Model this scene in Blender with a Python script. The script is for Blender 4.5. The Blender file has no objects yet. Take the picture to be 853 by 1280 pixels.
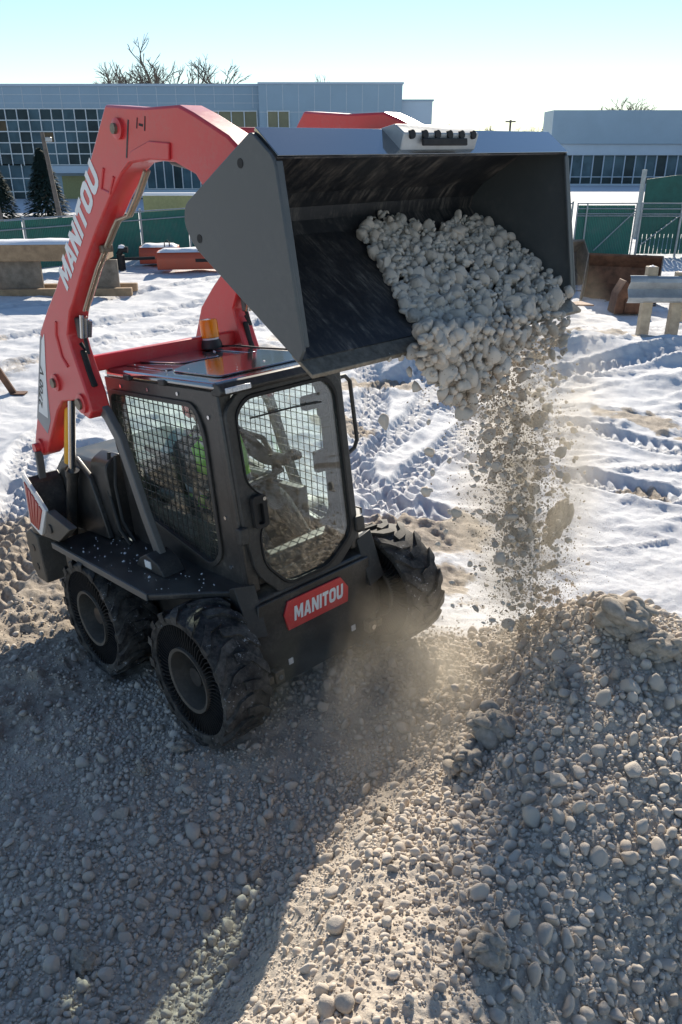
import bpy, bmesh, math, random
import numpy as np
from mathutils import Vector, Matrix
random.seed(7); rng = np.random.default_rng(7)
R = math.radians
S = bpy.context.scene
COL = S.collection

# ------------------------------------------------------------------ camera
PITCH, FOC, CAMH = R(24.734), 970.34, 3.3715        # focal length in photo pixels (853 x 1280)
cd = bpy.data.cameras.new('camera'); cam = bpy.data.objects.new('camera', cd); COL.objects.link(cam)
cam.location = (0, 0, CAMH); cam.rotation_euler = (R(90) - PITCH, 0, 0)
cd.sensor_fit = 'VERTICAL'; cd.sensor_height = 36; cd.lens = 36 * FOC / 1280
cd.clip_start = 0.05; cd.clip_end = 4000
S.camera = cam

# ------------------------------------------------------------------ sky, sun, exposure
SUN_AZ, SUN_EL = R(8), R(26)
world = bpy.data.worlds.new('World'); S.world = world; world.use_nodes = True
wn = world.node_tree; wn.nodes.clear()
sky = wn.nodes.new('ShaderNodeTexSky'); sky.sky_type = 'NISHITA'; sky.sun_disc = False
sky.sun_elevation = SUN_EL; sky.sun_rotation = SUN_AZ
sky.air_density = 1.1; sky.dust_density = 0.0; sky.ozone_density = 2.6; sky.altitude = 250
wb = wn.nodes.new('ShaderNodeBackground'); wb.inputs[1].default_value = 0.08
wo = wn.nodes.new('ShaderNodeOutputWorld')
wn.links.new(sky.outputs[0], wb.inputs[0]); wn.links.new(wb.outputs[0], wo.inputs[0])
sl = bpy.data.lights.new('sun', 'SUN'); sl.energy = 4.5; sl.angle = R(0.55); sl.color = (1.0, 0.90, 0.75)
sun = bpy.data.objects.new('sun', sl); COL.objects.link(sun)
SUNV = Vector((math.sin(SUN_AZ) * math.cos(SUN_EL), math.cos(SUN_AZ) * math.cos(SUN_EL), math.sin(SUN_EL)))
sun.rotation_euler = SUNV.to_track_quat('Z', 'Y').to_euler(); sun.location = (0, 20, 30)
S.view_settings.view_transform = 'Standard'; S.view_settings.look = 'None'
S.view_settings.exposure = 0.82; S.view_settings.gamma = 1.0
S.render.engine = 'CYCLES'
S.cycles.max_bounces = 10; S.cycles.transparent_max_bounces = 16
S.cycles.volume_step_rate = 2.0

# ------------------------------------------------------------------ pixels to places
cp, sp = math.cos(PITCH), math.sin(PITCH)
FWD, UPV = np.array([0, cp, -sp]), np.array([0, sp, cp])
def ray(px, py): return FWD + np.array([1., 0, 0]) * (px - 426.5) / FOC + UPV * (640 - py) / FOC
def on_z(px, py, z=0.):
    d = ray(px, py); return np.array([0, 0, CAMH]) + d * (z - CAMH) / d[2]
def on_y(px, py, Y):
    d = ray(px, py); return np.array([0, 0, CAMH]) + d * Y / d[1]
def to_px(P):
    v = np.asarray(P, float) - np.array([0, 0, CAMH]); z = v @ FWD
    return 426.5 + FOC * v[..., 0] / z, 640 - FOC * (v @ UPV) / z, z

# machine frame (x forward, y left, z up, origin between the rear wheels on the ground)
WM = np.array([[0.67617248, 0.73125049, -0.089797], [-0.72637298, 0.68206259, 0.0846931], [0.12317904, 0.00795897, 0.99235255]])
WO = np.array([-1.050, 5.203, 0.0])
def m2w(p): return np.asarray(p, float) @ WM.T + WO

# ------------------------------------------------------------------ noise
_tab = rng.random((256, 256))
def vnoise(x, y):
    xi, yi = np.floor(x).astype(int), np.floor(y).astype(int)
    fx, fy = x - xi, y - yi
    fx, fy = fx * fx * (3 - 2 * fx), fy * fy * (3 - 2 * fy)
    a, b = _tab[xi & 255, yi & 255], _tab[(xi + 1) & 255, yi & 255]
    c, d = _tab[xi & 255, (yi + 1) & 255], _tab[(xi + 1) & 255, (yi + 1) & 255]
    return (a + (b - a) * fx) * (1 - fy) + (c + (d - c) * fx) * fy
def fbm(x, y, o=4):
    s, a, t = 0., 1., 0.
    for k in range(o):
        s = s + a * vnoise(x * 2 ** k + 17.3 * k, y * 2 ** k + 9.1 * k); t += a; a *= .5
    return s / t
def sstep(a, b, v):
    t = np.clip((v - a) / (b - a), 0, 1); return t * t * (3 - 2 * t)

# ------------------------------------------------------------------ mesh helpers
class MB:
    def __init__(s): s.v, s.f = [], []
    def add(s, v, f):
        o = len(s.v); s.v += [tuple(map(float, p)) for p in v]; s.f += [tuple(o + i for i in q) for q in f]; return s
    def box(s, c, d, rz=0.):
        c_, s_ = math.cos(rz), math.sin(rz); vs = []
        for sx in (-.5, .5):
            for sy in (-.5, .5):
                for sz in (-.5, .5):
                    x, y = sx * d[0], sy * d[1]
                    vs.append((c[0] + x * c_ - y * s_, c[1] + x * s_ + y * c_, c[2] + sz * d[2]))
        return s.add(vs, [(0, 1, 3, 2), (4, 6, 7, 5), (0, 4, 5, 1), (2, 3, 7, 6), (0, 2, 6, 4), (1, 5, 7, 3)])
    def prism(s, poly, fn, a, b):
        n = len(poly)
        vs = [fn(p, a) for p in poly] + [fn(p, b) for p in poly]
        fs = [tuple(range(n))[::-1], tuple(range(n, 2 * n))] + [(i, (i + 1) % n, n + (i + 1) % n, n + i) for i in range(n)]
        return s.add(vs, fs)
    def xz(s, poly, y0, y1): return s.prism(poly, lambda p, t: (p[0], t, p[1]), y0, y1)
    def yz(s, poly, x0, x1): return s.prism(poly, lambda p, t: (t, p[0], p[1]), x0, x1)
    def xy(s, poly, z0, z1): return s.prism(poly, lambda p, t: (p[0], p[1], t), z0, z1)
    def tube(s, path, r, n=8, cap=True):
        P = [Vector(p) for p in path]; rs = r if isinstance(r, (list, tuple)) else [r] * len(P)
        rings, prev = [], None
        for i, p in enumerate(P):
            t = (P[min(i + 1, len(P) - 1)] - P[max(i - 1, 0)]).normalized()
            if prev is None: u = t.cross(Vector((0, 0, 1)) if abs(t.z) < .9 else Vector((1, 0, 0))).normalized()
            else: u = (prev - t * prev.dot(t)).normalized()
            prev = u; w = t.cross(u)
            rings.append([p + (u * math.cos(2 * math.pi * k / n) + w * math.sin(2 * math.pi * k / n)) * rs[i] for k in range(n)])
        vs = [q for g in rings for q in g]; fs = []
        for i in range(len(P) - 1):
            for k in range(n): fs.append((i * n + k, i * n + (k + 1) % n, (i + 1) * n + (k + 1) % n, (i + 1) * n + k))
        if cap: fs += [tuple(range(n))[::-1], tuple((len(P) - 1) * n + k for k in range(n))]
        return s.add(vs, fs)
    def bar(s, path, w, h, up=(0, 0, 1)):
        P = [Vector(p) for p in path]; vs, fs = [], []
        for i, p in enumerate(P):
            t = (P[min(i + 1, len(P) - 1)] - P[max(i - 1, 0)]).normalized()
            u = t.cross(Vector(up)).normalized(); v = u.cross(t)
            vs += [p + u * w / 2 + v * h / 2, p - u * w / 2 + v * h / 2, p - u * w / 2 - v * h / 2, p + u * w / 2 - v * h / 2]
        for i in range(len(P) - 1):
            for k in range(4): fs.append((4 * i + k, 4 * i + (k + 1) % 4, 4 * i + 4 + (k + 1) % 4, 4 * i + 4 + k))
        e = 4 * (len(P) - 1); fs += [(3, 2, 1, 0), (e, e + 1, e + 2, e + 3)]
        return s.add(vs, fs)
    def lathe(s, prof, c, axis='y', n=32):
        # prof: (radius, offset along axis), closed loop
        vs, fs, m = [], [], len(prof)
        for k in range(n):
            a = 2 * math.pi * k / n
            for r, o in prof:
                q = {'y': (r * math.cos(a), o, r * math.sin(a)), 'z': (r * math.cos(a), r * math.sin(a), o), 'x': (o, r * math.cos(a), r * math.sin(a))}[axis]
                vs.append((c[0] + q[0], c[1] + q[1], c[2] + q[2]))
        for k in range(n):
            for j in range(m): fs.append((k * m + j, k * m + (j + 1) % m, ((k + 1) % n) * m + (j + 1) % m, ((k + 1) % n) * m + j))
        return s.add(vs, fs)
    def ring_plate(s, outer, inner, fn, a, b):
        bm = bmesh.new(); es = []
        for lp in (outer, inner):
            vs = [bm.verts.new((p[0], p[1], 0)) for p in lp]
            es += [bm.edges.new((vs[i], vs[(i + 1) % len(vs)])) for i in range(len(vs))]
        bmesh.ops.triangle_fill(bm, edges=es, use_beauty=True)
        bm.verts.index_update(); n = len(bm.verts)
        P = [(v.co.x, v.co.y) for v in bm.verts]; F = [tuple(v.index for v in f.verts) for f in bm.faces]
        bm.free()
        vs = [fn(p, a) for p in P] + [fn(p, b) for p in P]
        fs = F + [tuple(n + i for i in q[::-1]) for q in F]
        no = len(outer)
        for st, m in ((0, no), (no, len(inner))):
            fs += [(st + i, st + (i + 1) % m, n + st + (i + 1) % m, n + st + i) for i in range(m)]
        return s.add(vs, fs)
    def mesh(s, name):
        me = bpy.data.meshes.new(name); me.from_pydata(s.v, [], s.f); me.update()
        bm = bmesh.new(); bm.from_mesh(me); bmesh.ops.recalc_face_normals(bm, faces=bm.faces); bm.to_mesh(me); bm.free()
        return me
def link(name, me, m=None, parent=None, loc=None):
    o = bpy.data.objects.new(name, me); COL.objects.link(o)
    if m is not None and me is not None and not me.materials: me.materials.append(m)
    if parent: o.parent = parent
    if loc is not None: o.location = loc
    return o
def part(name, mb, m, parent=None, bevel=0., smooth=False, label=None, kind=None):
    me = mb.mesh(name); o = link(name, me, m, parent)
    if smooth: smooth_by_angle(me)
    if bevel:
        b = o.modifiers.new('bevel', 'BEVEL'); b.width = bevel; b.segments = 2; b.limit_method = 'ANGLE'; b.angle_limit = R(40)
        smooth_by_angle(me, 50)
    if label: o['label'] = label
    if kind: o['kind'] = kind
    return o
def smooth_by_angle(me, deg=40):
    me.polygons.foreach_set('use_smooth', np.ones(len(me.polygons), bool))
    bm = bmesh.new(); bm.from_mesh(me); c = R(deg)
    for e in bm.edges: e.smooth = not (len(e.link_faces) == 2 and e.calc_face_angle(0) > c)
    bm.to_mesh(me); bm.free()
def tag(o, label, cat, group=None, kind=None):
    o['label'] = label; o['category'] = cat
    if group: o['group'] = group
    if kind: o['kind'] = kind
    return o
def thing(name, label, cat, loc=(0, 0, 0), rz=0., group=None):
    o = bpy.data.objects.new(name, None); COL.objects.link(o); o.empty_display_size = .1
    o.location = loc; o.rotation_euler = (0, 0, rz)
    return tag(o, label, cat, group)
def fast_mesh(name, V, F, smooth=True):
    # V (n,3), F (m,k) all faces with the same number of corners
    me = bpy.data.meshes.new(name); V = np.asarray(V, np.float32); F = np.asarray(F, np.int32); k = F.shape[1]
    me.vertices.add(len(V)); me.vertices.foreach_set('co', V.ravel())
    me.loops.add(F.size); me.loops.foreach_set('vertex_index', F.ravel())
    me.polygons.add(len(F)); me.polygons.foreach_set('loop_start', np.arange(0, F.size, k, dtype=np.int32))
    me.polygons.foreach_set('loop_total', np.full(len(F), k, np.int32))
    me.polygons.foreach_set('use_smooth', np.full(len(F), smooth)); me.update(); me.validate()
    return me
def fattr(me, name, vals):
    a = me.attributes.new(name, 'FLOAT', 'POINT'); a.data.foreach_set('value', np.asarray(vals, np.float32))

# ------------------------------------------------------------------ materials
class NT:
    def __init__(s, name):
        s.m = bpy.data.materials.new(name); s.m.use_nodes = True; s.t = s.m.node_tree; s.t.nodes.clear()
        s.out = s.t.nodes.new('ShaderNodeOutputMaterial')
    def n(s, typ, **kw):
        nd = s.t.nodes.new(typ)
        for k, v in kw.items():
            if k.startswith('i_'): nd.inputs[k[2:].replace('_', ' ')].default_value = v
            else: setattr(nd, k, v)
        return nd
    def l(s, a, b): s.t.links.new(a, b)
    def noise(s, scale, detail=4., rough=.6, coord=None):
        nd = s.n('ShaderNodeTexNoise'); nd.inputs['Scale'].default_value = scale; nd.inputs['Detail'].default_value = detail; nd.inputs['Roughness'].default_value = rough
        if coord is not None: s.l(coord, nd.inputs['Vector'])
        return nd.outputs['Fac']
    def ramp(s, fac, stops):
        nd = s.n('ShaderNodeValToRGB'); e = nd.color_ramp.elements
        while len(e) < len(stops): e.new(.5)
        for i, (p, c) in enumerate(stops):
            e[i].position = p; e[i].color = c if len(c) == 4 else (*c, 1)
        s.l(fac, nd.inputs[0]); return nd.outputs[0]
    def mix(s, fac, a, b, mode='MIX'):
        nd = s.n('ShaderNodeMix', data_type='RGBA', blend_type=mode)
        for sock, v in ((nd.inputs[0], fac), (nd.inputs[6], a), (nd.inputs[7], b)):
            if hasattr(v, 'is_linked') or hasattr(v, 'links'): s.l(v, sock)
            else: sock.default_value = v if not isinstance(v, tuple) or len(v) == 4 else (*v, 1)
        return nd.outputs[2]
    def math(s, op, a, b=0.):
        nd = s.n('ShaderNodeMath', operation=op)
        for sock, v in ((nd.inputs[0], a), (nd.inputs[1], b)):
            if hasattr(v, 'links'): s.l(v, sock)
            else: sock.default_value = v
        return nd.outputs[0]
    def bsdf(s, col, rough=.5, metal=0., bump=None, bstr=.3, bdist=.01, coat=0., spec=.5):
        b = s.n('ShaderNodeBsdfPrincipled')
        for sock, v in (('Base Color', col), ('Roughness', rough)):
            if hasattr(v, 'links'): s.l(v, b.inputs[sock])
            else: b.inputs[sock].default_value = v if not isinstance(v, tuple) or len(v) == 4 else (*v, 1)
        b.inputs['Metallic'].default_value = metal; b.inputs['Coat Weight'].default_value = coat
        b.inputs['Coat Roughness'].default_value = .12; b.inputs['Specular IOR Level'].default_value = spec
        if bump is not None:
            bn = s.n('ShaderNodeBump'); bn.inputs['Strength'].default_value = bstr; bn.inputs['Distance'].default_value = bdist
            s.l(bump, bn.inputs['Height']); s.l(bn.outputs[0], b.inputs['Normal'])
        s.l(b.outputs[0], s.out.inputs[0]); return b
    def obj(s): return s.n('ShaderNodeTexCoord').outputs['Object']
    def gen(s): return s.n('ShaderNodeNewGeometry').outputs['Position']
def paint(name, col, rough=.35, dust=.35, dcol=(.30, .26, .21), coat=0., metal=0., scale=6., spec=.5):
    t = NT(name); g = t.gen()
    a = t.noise(scale, 8, .7, g); b = t.noise(scale * 9, 4, .7, g)
    f = t.math('MULTIPLY', t.ramp(a, [(.42, (0, 0, 0)), (.72, (1, 1, 1))]), t.ramp(b, [(.35, (0, 0, 0)), (.75, (1, 1, 1))]))
    f = t.math('ADD', t.math('MULTIPLY', f, dust), dust * .10)
    c = t.mix(f, col, dcol)
    r = t.math('ADD', t.math('MULTIPLY', f, .5), rough)
    t.bsdf(c, r, metal, b, .04, .002, coat, spec); return t.m
def plain(name, col, rough=.5, metal=0., var=.12, scale=8., bump=.1, bd=.004, spec=.5):
    t = NT(name); g = t.obj(); a = t.noise(scale, 6, .65, g)
    c = t.mix(t.ramp(a, [(.3, (0, 0, 0)), (.7, (1, 1, 1))]), tuple(x * (1 - var) for x in col), tuple(min(1, x * (1 + var)) for x in col))
    t.bsdf(c, rough, metal, t.noise(scale * 6, 4, .7, g), bump, bd, 0, spec); return t.m

M = {}
M['red'] = paint('red_paint', (.62, .028, .034), .34, .42, (.40, .24, .20), coat=.2)
M['black'] = paint('black_paint', (.012, .012, .013), .36, .75, (.17, .155, .135), coat=.12)
M['gloss'] = paint('black_gloss', (.012, .013, .016), .05, .06, (.25, .24, .22), coat=1., spec=.8)
_g = [n for n in M['gloss'].node_tree.nodes if n.type == 'BSDF_PRINCIPLED'][0]; _g.inputs['IOR'].default_value = 2.3; _g.inputs['Coat IOR'].default_value = 1.9
M['trim'] = paint('black_plastic', (.016, .016, .017), .48, .6, (.17, .16, .14))
M['grey_link'] = paint('grey_steel_link', (.10, .10, .10), .42, .4, (.24, .22, .19))
M['dusty'] = paint('dusty_plate', (.075, .066, .056), .55, .8, (.26, .22, .175))
M['bucket'] = paint('bucket_paint', (.058, .064, .066), .40, .55, (.16, .155, .145), coat=.1, scale=3.)
M['white'] = plain('white_print', (.78, .78, .77), .5, 0, .06)
M['decal_grey'] = plain('grey_print', (.28, .28, .29), .5)
M['steel'] = plain('bright_steel', (.62, .62, .62), .22, 1.0, .1)
M['pin'] = plain('worn_pin', (.20, .17, .13), .5, .6, .4, 30)
M['yellow'] = plain('yellow_paint', (.75, .38, .02), .4)
M['tan_hose'] = plain('bare_line', (.42, .36, .28), .35, .5)
M['rubber_hose'] = plain('hose', (.015, .015, .015), .6)
M['galv'] = plain('galvanised', (.36, .38, .39), .5, .5, .2, 5)
M['vest'] = plain('hi_vis', (.36, .90, .07), .75)
M['silver'] = plain('reflective_tape', (.62, .62, .66), .4)
M['cloth'] = plain('dark_jacket', (.026, .032, .042), .9, 0, .35, 20, .5, .02)
M['skin'] = plain('skin', (.50, .28, .20), .6)
M['silver_snow'] = plain('snow_crumb', (.66, .66, .68), .8)
M['seat'] = plain('seat_vinyl', (.018, .018, .018), .55)
def tyre_mat():
    t = NT('tyre_rubber'); g = t.gen()
    a = t.noise(9, 8, .75, g); b = t.noise(38, 6, .75, g)
    c = t.mix(t.ramp(a, [(.40, (0, 0, 0)), (.75, (.6, .6, .6))]), (.016, .016, .017), (.25, .225, .195))
    snow = t.ramp(b, [(.60, (0, 0, 0)), (.66, (1, 1, 1))])
    snow = t.math('MULTIPLY', snow, t.ramp(t.noise(5, 3, .5, g), [(.50, (0, 0, 0)), (.60, (1, 1, 1))]))
    c = t.mix(snow, c, (.62, .64, .68))
    t.bsdf(c, .72, 0, b, .35, .006, 0, .35); return t.m
M['tyre'] = tyre_mat()
M['rubber'] = paint('tread_rubber', (.011, .011, .012), .62, .5, (.10, .09, .08), spec=.35)
def bucket_in():
    t = NT('bucket_scoured_steel'); g = t.obj()
    mp = t.n('ShaderNodeMapping'); mp.inputs['Scale'].default_value = (2, 14, 2); t.l(g, mp.inputs[0])
    a = t.noise(3, 8, .75, mp.outputs[0]); b = t.noise(5, 6, .7, g)
    f = t.math('MULTIPLY', t.ramp(a, [(.45, (0, 0, 0)), (.70, (1, 1, 1))]), t.ramp(b, [(.42, (0, 0, 0)), (.62, (1, 1, 1))]))
    c = t.mix(f, (.020, .021, .024), (.22, .19, .16))
    t.bsdf(c, t.ramp(a, [(.3, (.35, .35, .35)), (.8, (.65, .65, .65))]), .0, a, .15, .003); return t.m
M['bucket_in'] = bucket_in()
def glass(name, tint, refl=1.5, dirt=.08):
    t = NT(name); tr = t.n('ShaderNodeBsdfTransparent'); tr.inputs[0].default_value = (*tint, 1)
    gl = t.n('ShaderNodeBsdfGlossy'); gl.inputs['Roughness'].default_value = .015
    lw = t.n('ShaderNodeLayerWeight'); lw.inputs[0].default_value = .5
    fc = t.math('ADD', t.math('MULTIPLY', t.math('POWER', lw.outputs['Facing'], 4.), .9), refl)
    mx = t.n('ShaderNodeMixShader'); t.l(fc, mx.inputs[0]); t.l(tr.outputs[0], mx.inputs[1]); t.l(gl.outputs[0], mx.inputs[2])
    df = t.n('ShaderNodeBsdfDiffuse'); df.inputs[0].default_value = (.5, .47, .42, 1)
    m2 = t.n('ShaderNodeMixShader')
    f = t.math('MULTIPLY', t.ramp(t.noise(5, 8, .75, t.gen()), [(.35, (0, 0, 0)), (.8, (1, 1, 1))]), dirt)
    t.l(f, m2.inputs[0]); t.l(mx.outputs[0], m2.inputs[1]); t.l(df.outputs[0], m2.inputs[2]); t.l(m2.outputs[0], t.out.inputs[0])
    return t.m
M['door_glass'] = glass('door_glass', (.93, .97, .98), .10, .05)
M['side_glass'] = glass('side_glass', (.94, .99, .97), .03, .07)
def amber():
    t = NT('amber_lens'); b = t.bsdf((1.0, .33, .01), .18); b.inputs['Transmission Weight'].default_value = .25; return t.m
M['amber'] = amber()
M['lamp'] = plain('lamp_lens', (.75, .77, .80), .12)
M['tail_red'] = plain('red_lens', (.42, .05, .04), .3)

# ------------------------------------------------------------------ the ground as one sheet
ctrl = []
for px, py, z in ((760, 752, 1.12), (715, 765, 1.04), (800, 762, 1.06), (845, 800, 1.02), (690, 800, .94), (650, 850, .76), (610, 900, .64), (575, 960, .68),
                  (500, 1020, .66), (450, 1085, .70), (405, 1175, .74), (352, 1280, .84), (450, 1280, .97), (550, 1280, .97), (700, 1280, .76), (853, 1280, .58),
                  (853, 1100, .78), (853, 930, .95), (700, 1000, .90), (700, 1130, .85), (600, 1130, .88), (620, 1000, .78), (760, 880, 1.0), (530, 1130, .84),
                  (520, 940, .30), (462, 1010, .24), (400, 1080, .24), (325, 1180, .26), (262, 1280, .32), (500, 870, .30), (560, 850, .42), (590, 820, .40),
                  (440, 960, .20), (385, 1040, .18), (310, 1120, .18), (200, 1280, .27), (100, 1280, .27), (0, 1280, .26), (0, 1120, .17), (150, 1120, .20), (0, 1000, .10),
                  (150, 1000, .13), (250, 960, .15), (0, 870, .02), (300, 880, .17), (350, 870, .20), (450, 830, .22), (520, 790, .18), (400, 900, .22)):
    P = on_z(px, py, z); ctrl.append((P[0], P[1], z))
for x, y, lx in ((0, -.76, 0), (1.26, -.76, 0), (0, .76, 0), (1.26, .76, 0), (.6, 0, -.03), (.6, -.76, 0), (.6, .76, 0), (1.9, -.3, .0), (1.9, .4, .0)):
    P = m2w((x, y, lx)); ctrl.append((P[0], P[1], P[2] + .015 if x < 1.5 else P[2] - .05))
ctrl += [(2.3, 4.75, .22), (1.7, 4.75, .35), (1.15, 4.75, .30), (2.0, 5.3, 0), (1.2, 5.4, .03), (2.9, 4.3, .45), (3.3, 5.0, .08), (3.2, 3.0, .6), (3.0, 1.5, .4), (4.4, 4.2, .1),
         (4.8, 2.5, .3), (5, 0, .4), (1, 0, .8), (0, .3, 1.15), (-1, .6, .6), (2.5, 0, .5), (-2.5, 2, .12), (-2.8, 3.5, 0), (-2.6, 5, 0), (-3, 0, .1), (0, -2, .8), (-2, 6.5, 0), (0.6, 6.2, 0),
         (-4.5, 2, 0), (-4.5, 5, 0), (-4.5, -2, 0), (-1, 8.5, 0), (2, 7.5, 0), (4.5, 6.5, 0), (6.5, 4, 0), (6.5, 0, .1), (3, -3, .5), (0, -5, .2), (6, -4, .1), (-4, -5, 0)]
C = np.array(ctrl)
def tps(r2): return .5 * r2 * np.log(r2 + 1e-9)
_n = len(C); _A = np.zeros((_n + 3, _n + 3)); _d = ((C[:, None, :2] - C[None, :, :2]) ** 2).sum(-1)
_A[:_n, :_n] = tps(_d) + np.eye(_n) * .004; _A[:_n, _n] = 1; _A[:_n, _n + 1:] = C[:, :2]; _A[_n:, :_n] = _A[:_n, _n:].T
_w = np.linalg.solve(_A, np.r_[C[:, 2], 0, 0, 0])
def pile(x, y):
    h = _w[_n] + _w[_n + 1] * x + _w[_n + 2] * y
    for i in range(_n): h = h + _w[i] * tps((x - C[i, 0]) ** 2 + (y - C[i, 1]) ** 2)
    d = np.hypot((x - 1) / 1.0, (y - 2.2) / 1.15)
    return np.clip(h, -.05, 1.4) * (1 - sstep(4.2, 6.4, d))
def seg_dist(x, y, pts):
    best = np.full(x.shape, 1e9); al = np.zeros(x.shape); side = np.zeros(x.shape); acc = 0.
    for (ax, ay), (bx, by) in zip(pts[:-1], pts[1:]):
        L = math.hypot(bx - ax, by - ay); ux, uy = (bx - ax) / L, (by - ay) / L
        t = np.clip((x - ax) * ux + (y - ay) * uy, 0, L); dx, dy = x - ax - ux * t, y - ay - uy * t
        d = np.hypot(dx, dy); m = d < best
        best = np.where(m, d, best); al = np.where(m, acc + t, al); side = np.where(m, dx * -uy + dy * ux, side); acc += L
    return best, al, side
def gz(px, py): return tuple(on_z(px, py, 0)[:2])
TRACKS = [([gz(440, 680), gz(520, 590), gz(600, 520), gz(700, 470), gz(853, 455)], .42, .05), ([gz(470, 560), gz(520, 520), gz(545, 480), gz(500, 440), gz(430, 425)], .40, .05),
          ([gz(560, 505), gz(660, 520), gz(760, 540), gz(880, 570)], .45, .045), ([gz(560, 570), gz(660, 580), gz(760, 600), gz(880, 630)], .42, .045), ([gz(420, 560), gz(470, 620), gz(540, 640)], .4, .04),
          ([gz(-20, 390), gz(120, 375), gz(260, 350), gz(420, 330)], .5, .05), ([gz(-20, 430), gz(120, 405), gz(270, 372), gz(420, 350)], .5, .05), ([gz(-20, 470), gz(100, 440), gz(260, 395), gz(400, 372)], .5, .04),
          ([gz(-30, 700), gz(20, 640), gz(40, 560), gz(150, 470), gz(330, 400)], .42, .05), ([gz(430, 520), gz(480, 480), gz(600, 450), gz(720, 440)], .4, .04), ([gz(440, 600), gz(470, 500), gz(450, 440)], .42, .05),
          ([gz(-60, 800), gz(10, 720), gz(60, 640), gz(110, 560)], .40, .05), ([gz(-90, 760), gz(-20, 690), gz(20, 610)], .4, .04)]
def gravel_mask(x, y):
    # 1 on the pile and the dug gravel in front of it
    ex, ey = x - .35, y - 2.35
    n = fbm(x * 1.7 + 3, y * 1.7 + 8, 4) - .5
    d = np.hypot(ex / np.where(ex > 0, 2.35, 3.1), ey / 2.45)
    return 1 - sstep(.90, 1.08, d + n * .45)
def dirt_mask(x, y):
    n = fbm(x * .9 + 40, y * .9 + 11, 5)
    near = 1 - sstep(1.2, 3.4, np.hypot((x + 2.6) * .9, (y - 4.6) * .8))
    mid = (1 - sstep(.3, 1.4, np.hypot((x - .75) / 1.0, (y - 7.2) / .9))) * .8
    road = (1 - sstep(1.2, 3.2, np.abs(y - (14.8 + .28 * x)))) * (x < 3) * .45
    spot = sstep(.64, .74, n) * (1 - sstep(12, 24, y)) * .6
    tr = 0.
    return np.clip(np.maximum.reduce([near * sstep(.30, .52, n + near * .22), mid * sstep(.38, .6, n), road * sstep(.42, .7, n), spot]), 0, 1)
def ground_h(x, y):
    far = np.hypot(x, y)
    h = pile(x, y)
    gm = gravel_mask(x, y); snow = 1 - gm
    nr = 1 - sstep(30, 90, far)
    h = h + (fbm(x * .35, y * .35, 3) - .5) * .22 * snow * nr * sstep(4.5, 8, y)
    h = h + (fbm(x * 1.3 + 5, y * 2.0, 3) - .5) * .11 * snow * nr
    lump = sstep(.58, .78, fbm(x * 2.2 + 31, y * 2.2 + 7, 4)); h = h + lump * .03 * snow * nr
    fine = 1 - sstep(14, 26, far)
    h = h + (fbm(x * 7 + 1, y * 7, 4) - .5) * .024 * nr * (snow + .3)
    h = h + np.abs(fbm(x * 11 + 3, y * 17 + 6, 3) - .5) * -.045 * fine * snow
    dm = dirt_mask(x, y); h = h + dm * snow * fine * ((fbm(x * 15 + 9, y * 15 + 2, 4) - .45) * .07 + sstep(.6, .7, fbm(x * 6 + 19, y * 6 + 4, 3)) * .03)
    h = h + gm * (fbm(x * 2.4 + 50, y * 2.4 + 20, 4) - .5) * .10
    h = h + gm * (1 - sstep(6, 9, far)) * ((fbm(x * 19 + 4, y * 19 + 8, 3) - .5) * .035 + (fbm(x * 55 + 2, y * 55, 2) - .5) * .012)
    # wind crust ridges on the open snow at the right
    rg = np.abs(fbm(x * .5 + 80, y * 1.7 + 3, 3) - .5); h = h + (1 - sstep(0, .06, rg)) * .05 * snow * nr * sstep(1.5, 4, x)
    # drifts
    for cx, cy, sx, sy, a in ((6.3, 13.9, 2.6, .9, .42), (4.2, 14.6, 1.2, .8, .25), (5.6, 12.2, .7, .5, .22), (8.6, 13.2, 1.2, .8, .25), (5.0, 7.4, 1.0, .6, .20), (-9.5, 14, 2, 1, .25), (1.2, 13.2, .8, .5, .28), (3.9, 5.8, .9, .5, .16)):
        ca, ex, ey = 1, (x - cx) / sx, (y - cy) / sy
        h = h + a * np.exp(-(ex * ex + ey * ey))
    for pts, w, dep in TRACKS:
        d, al, sd = seg_dist(x, y, pts)
        band = 1 - sstep(w * .42, w * .58, d)
        lug = np.sin((al + np.abs(sd) * .8) * 2 * math.pi / .17 + (sd > 0) * math.pi)
        rim = np.exp(-((d - w * .62) / .07) ** 2)
        h = h + (band * (-dep * 1.2 + .032 * lug) + rim * .03) * snow * nr
    # tyre contact hollows
    for wx, wy in ((0, -.76), (1.26, -.76), (0, .76), (1.26, .76)):
        q = m2w((wx, wy, 0)); h = h - .035 * np.exp(-((x - q[0]) ** 2 + (y - q[1]) ** 2) / .06)
    return h
def build_ground():
    a_f = np.radians(np.linspace(-46, 46, 501)); a_b = np.radians(np.linspace(46, 314, 67)[1:-1])
    ang = np.r_[a_f, a_b]; na = len(ang)
    r = np.r_[np.linspace(.3, 1.2, 10)[:-1], 1.2 * (40 / 1.2) ** (np.linspace(0, 1, 760)), 40 * (2500 / 40) ** (np.linspace(0, 1, 90)[1:])]
    nr = len(r); Rr, Aa = np.meshgrid(r, ang, indexing='ij')
    x, y = (Rr * np.sin(Aa)).ravel(), (Rr * np.cos(Aa)).ravel()
    z = ground_h(x, y)
    i = np.arange(nr - 1)[:, None] * na + np.arange(na)[None]; j = np.arange(nr - 1)[:, None] * na + (np.arange(na)[None] + 1) % na
    F = np.stack([i, j, j + na, i + na], -1).reshape(-1, 4)
    V = np.stack([x, y, z], -1)
    V = np.vstack([V, [[0, 0, float(ground_h(np.zeros(1), np.zeros(1))[0])]]])
    me = fast_mesh('ground', V, F[:, ::-1])
    fattr(me, 'gravel', np.r_[gravel_mask(x, y), 1]); fattr(me, 'dirt', np.r_[dirt_mask(x, y), 0])
    return me
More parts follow.
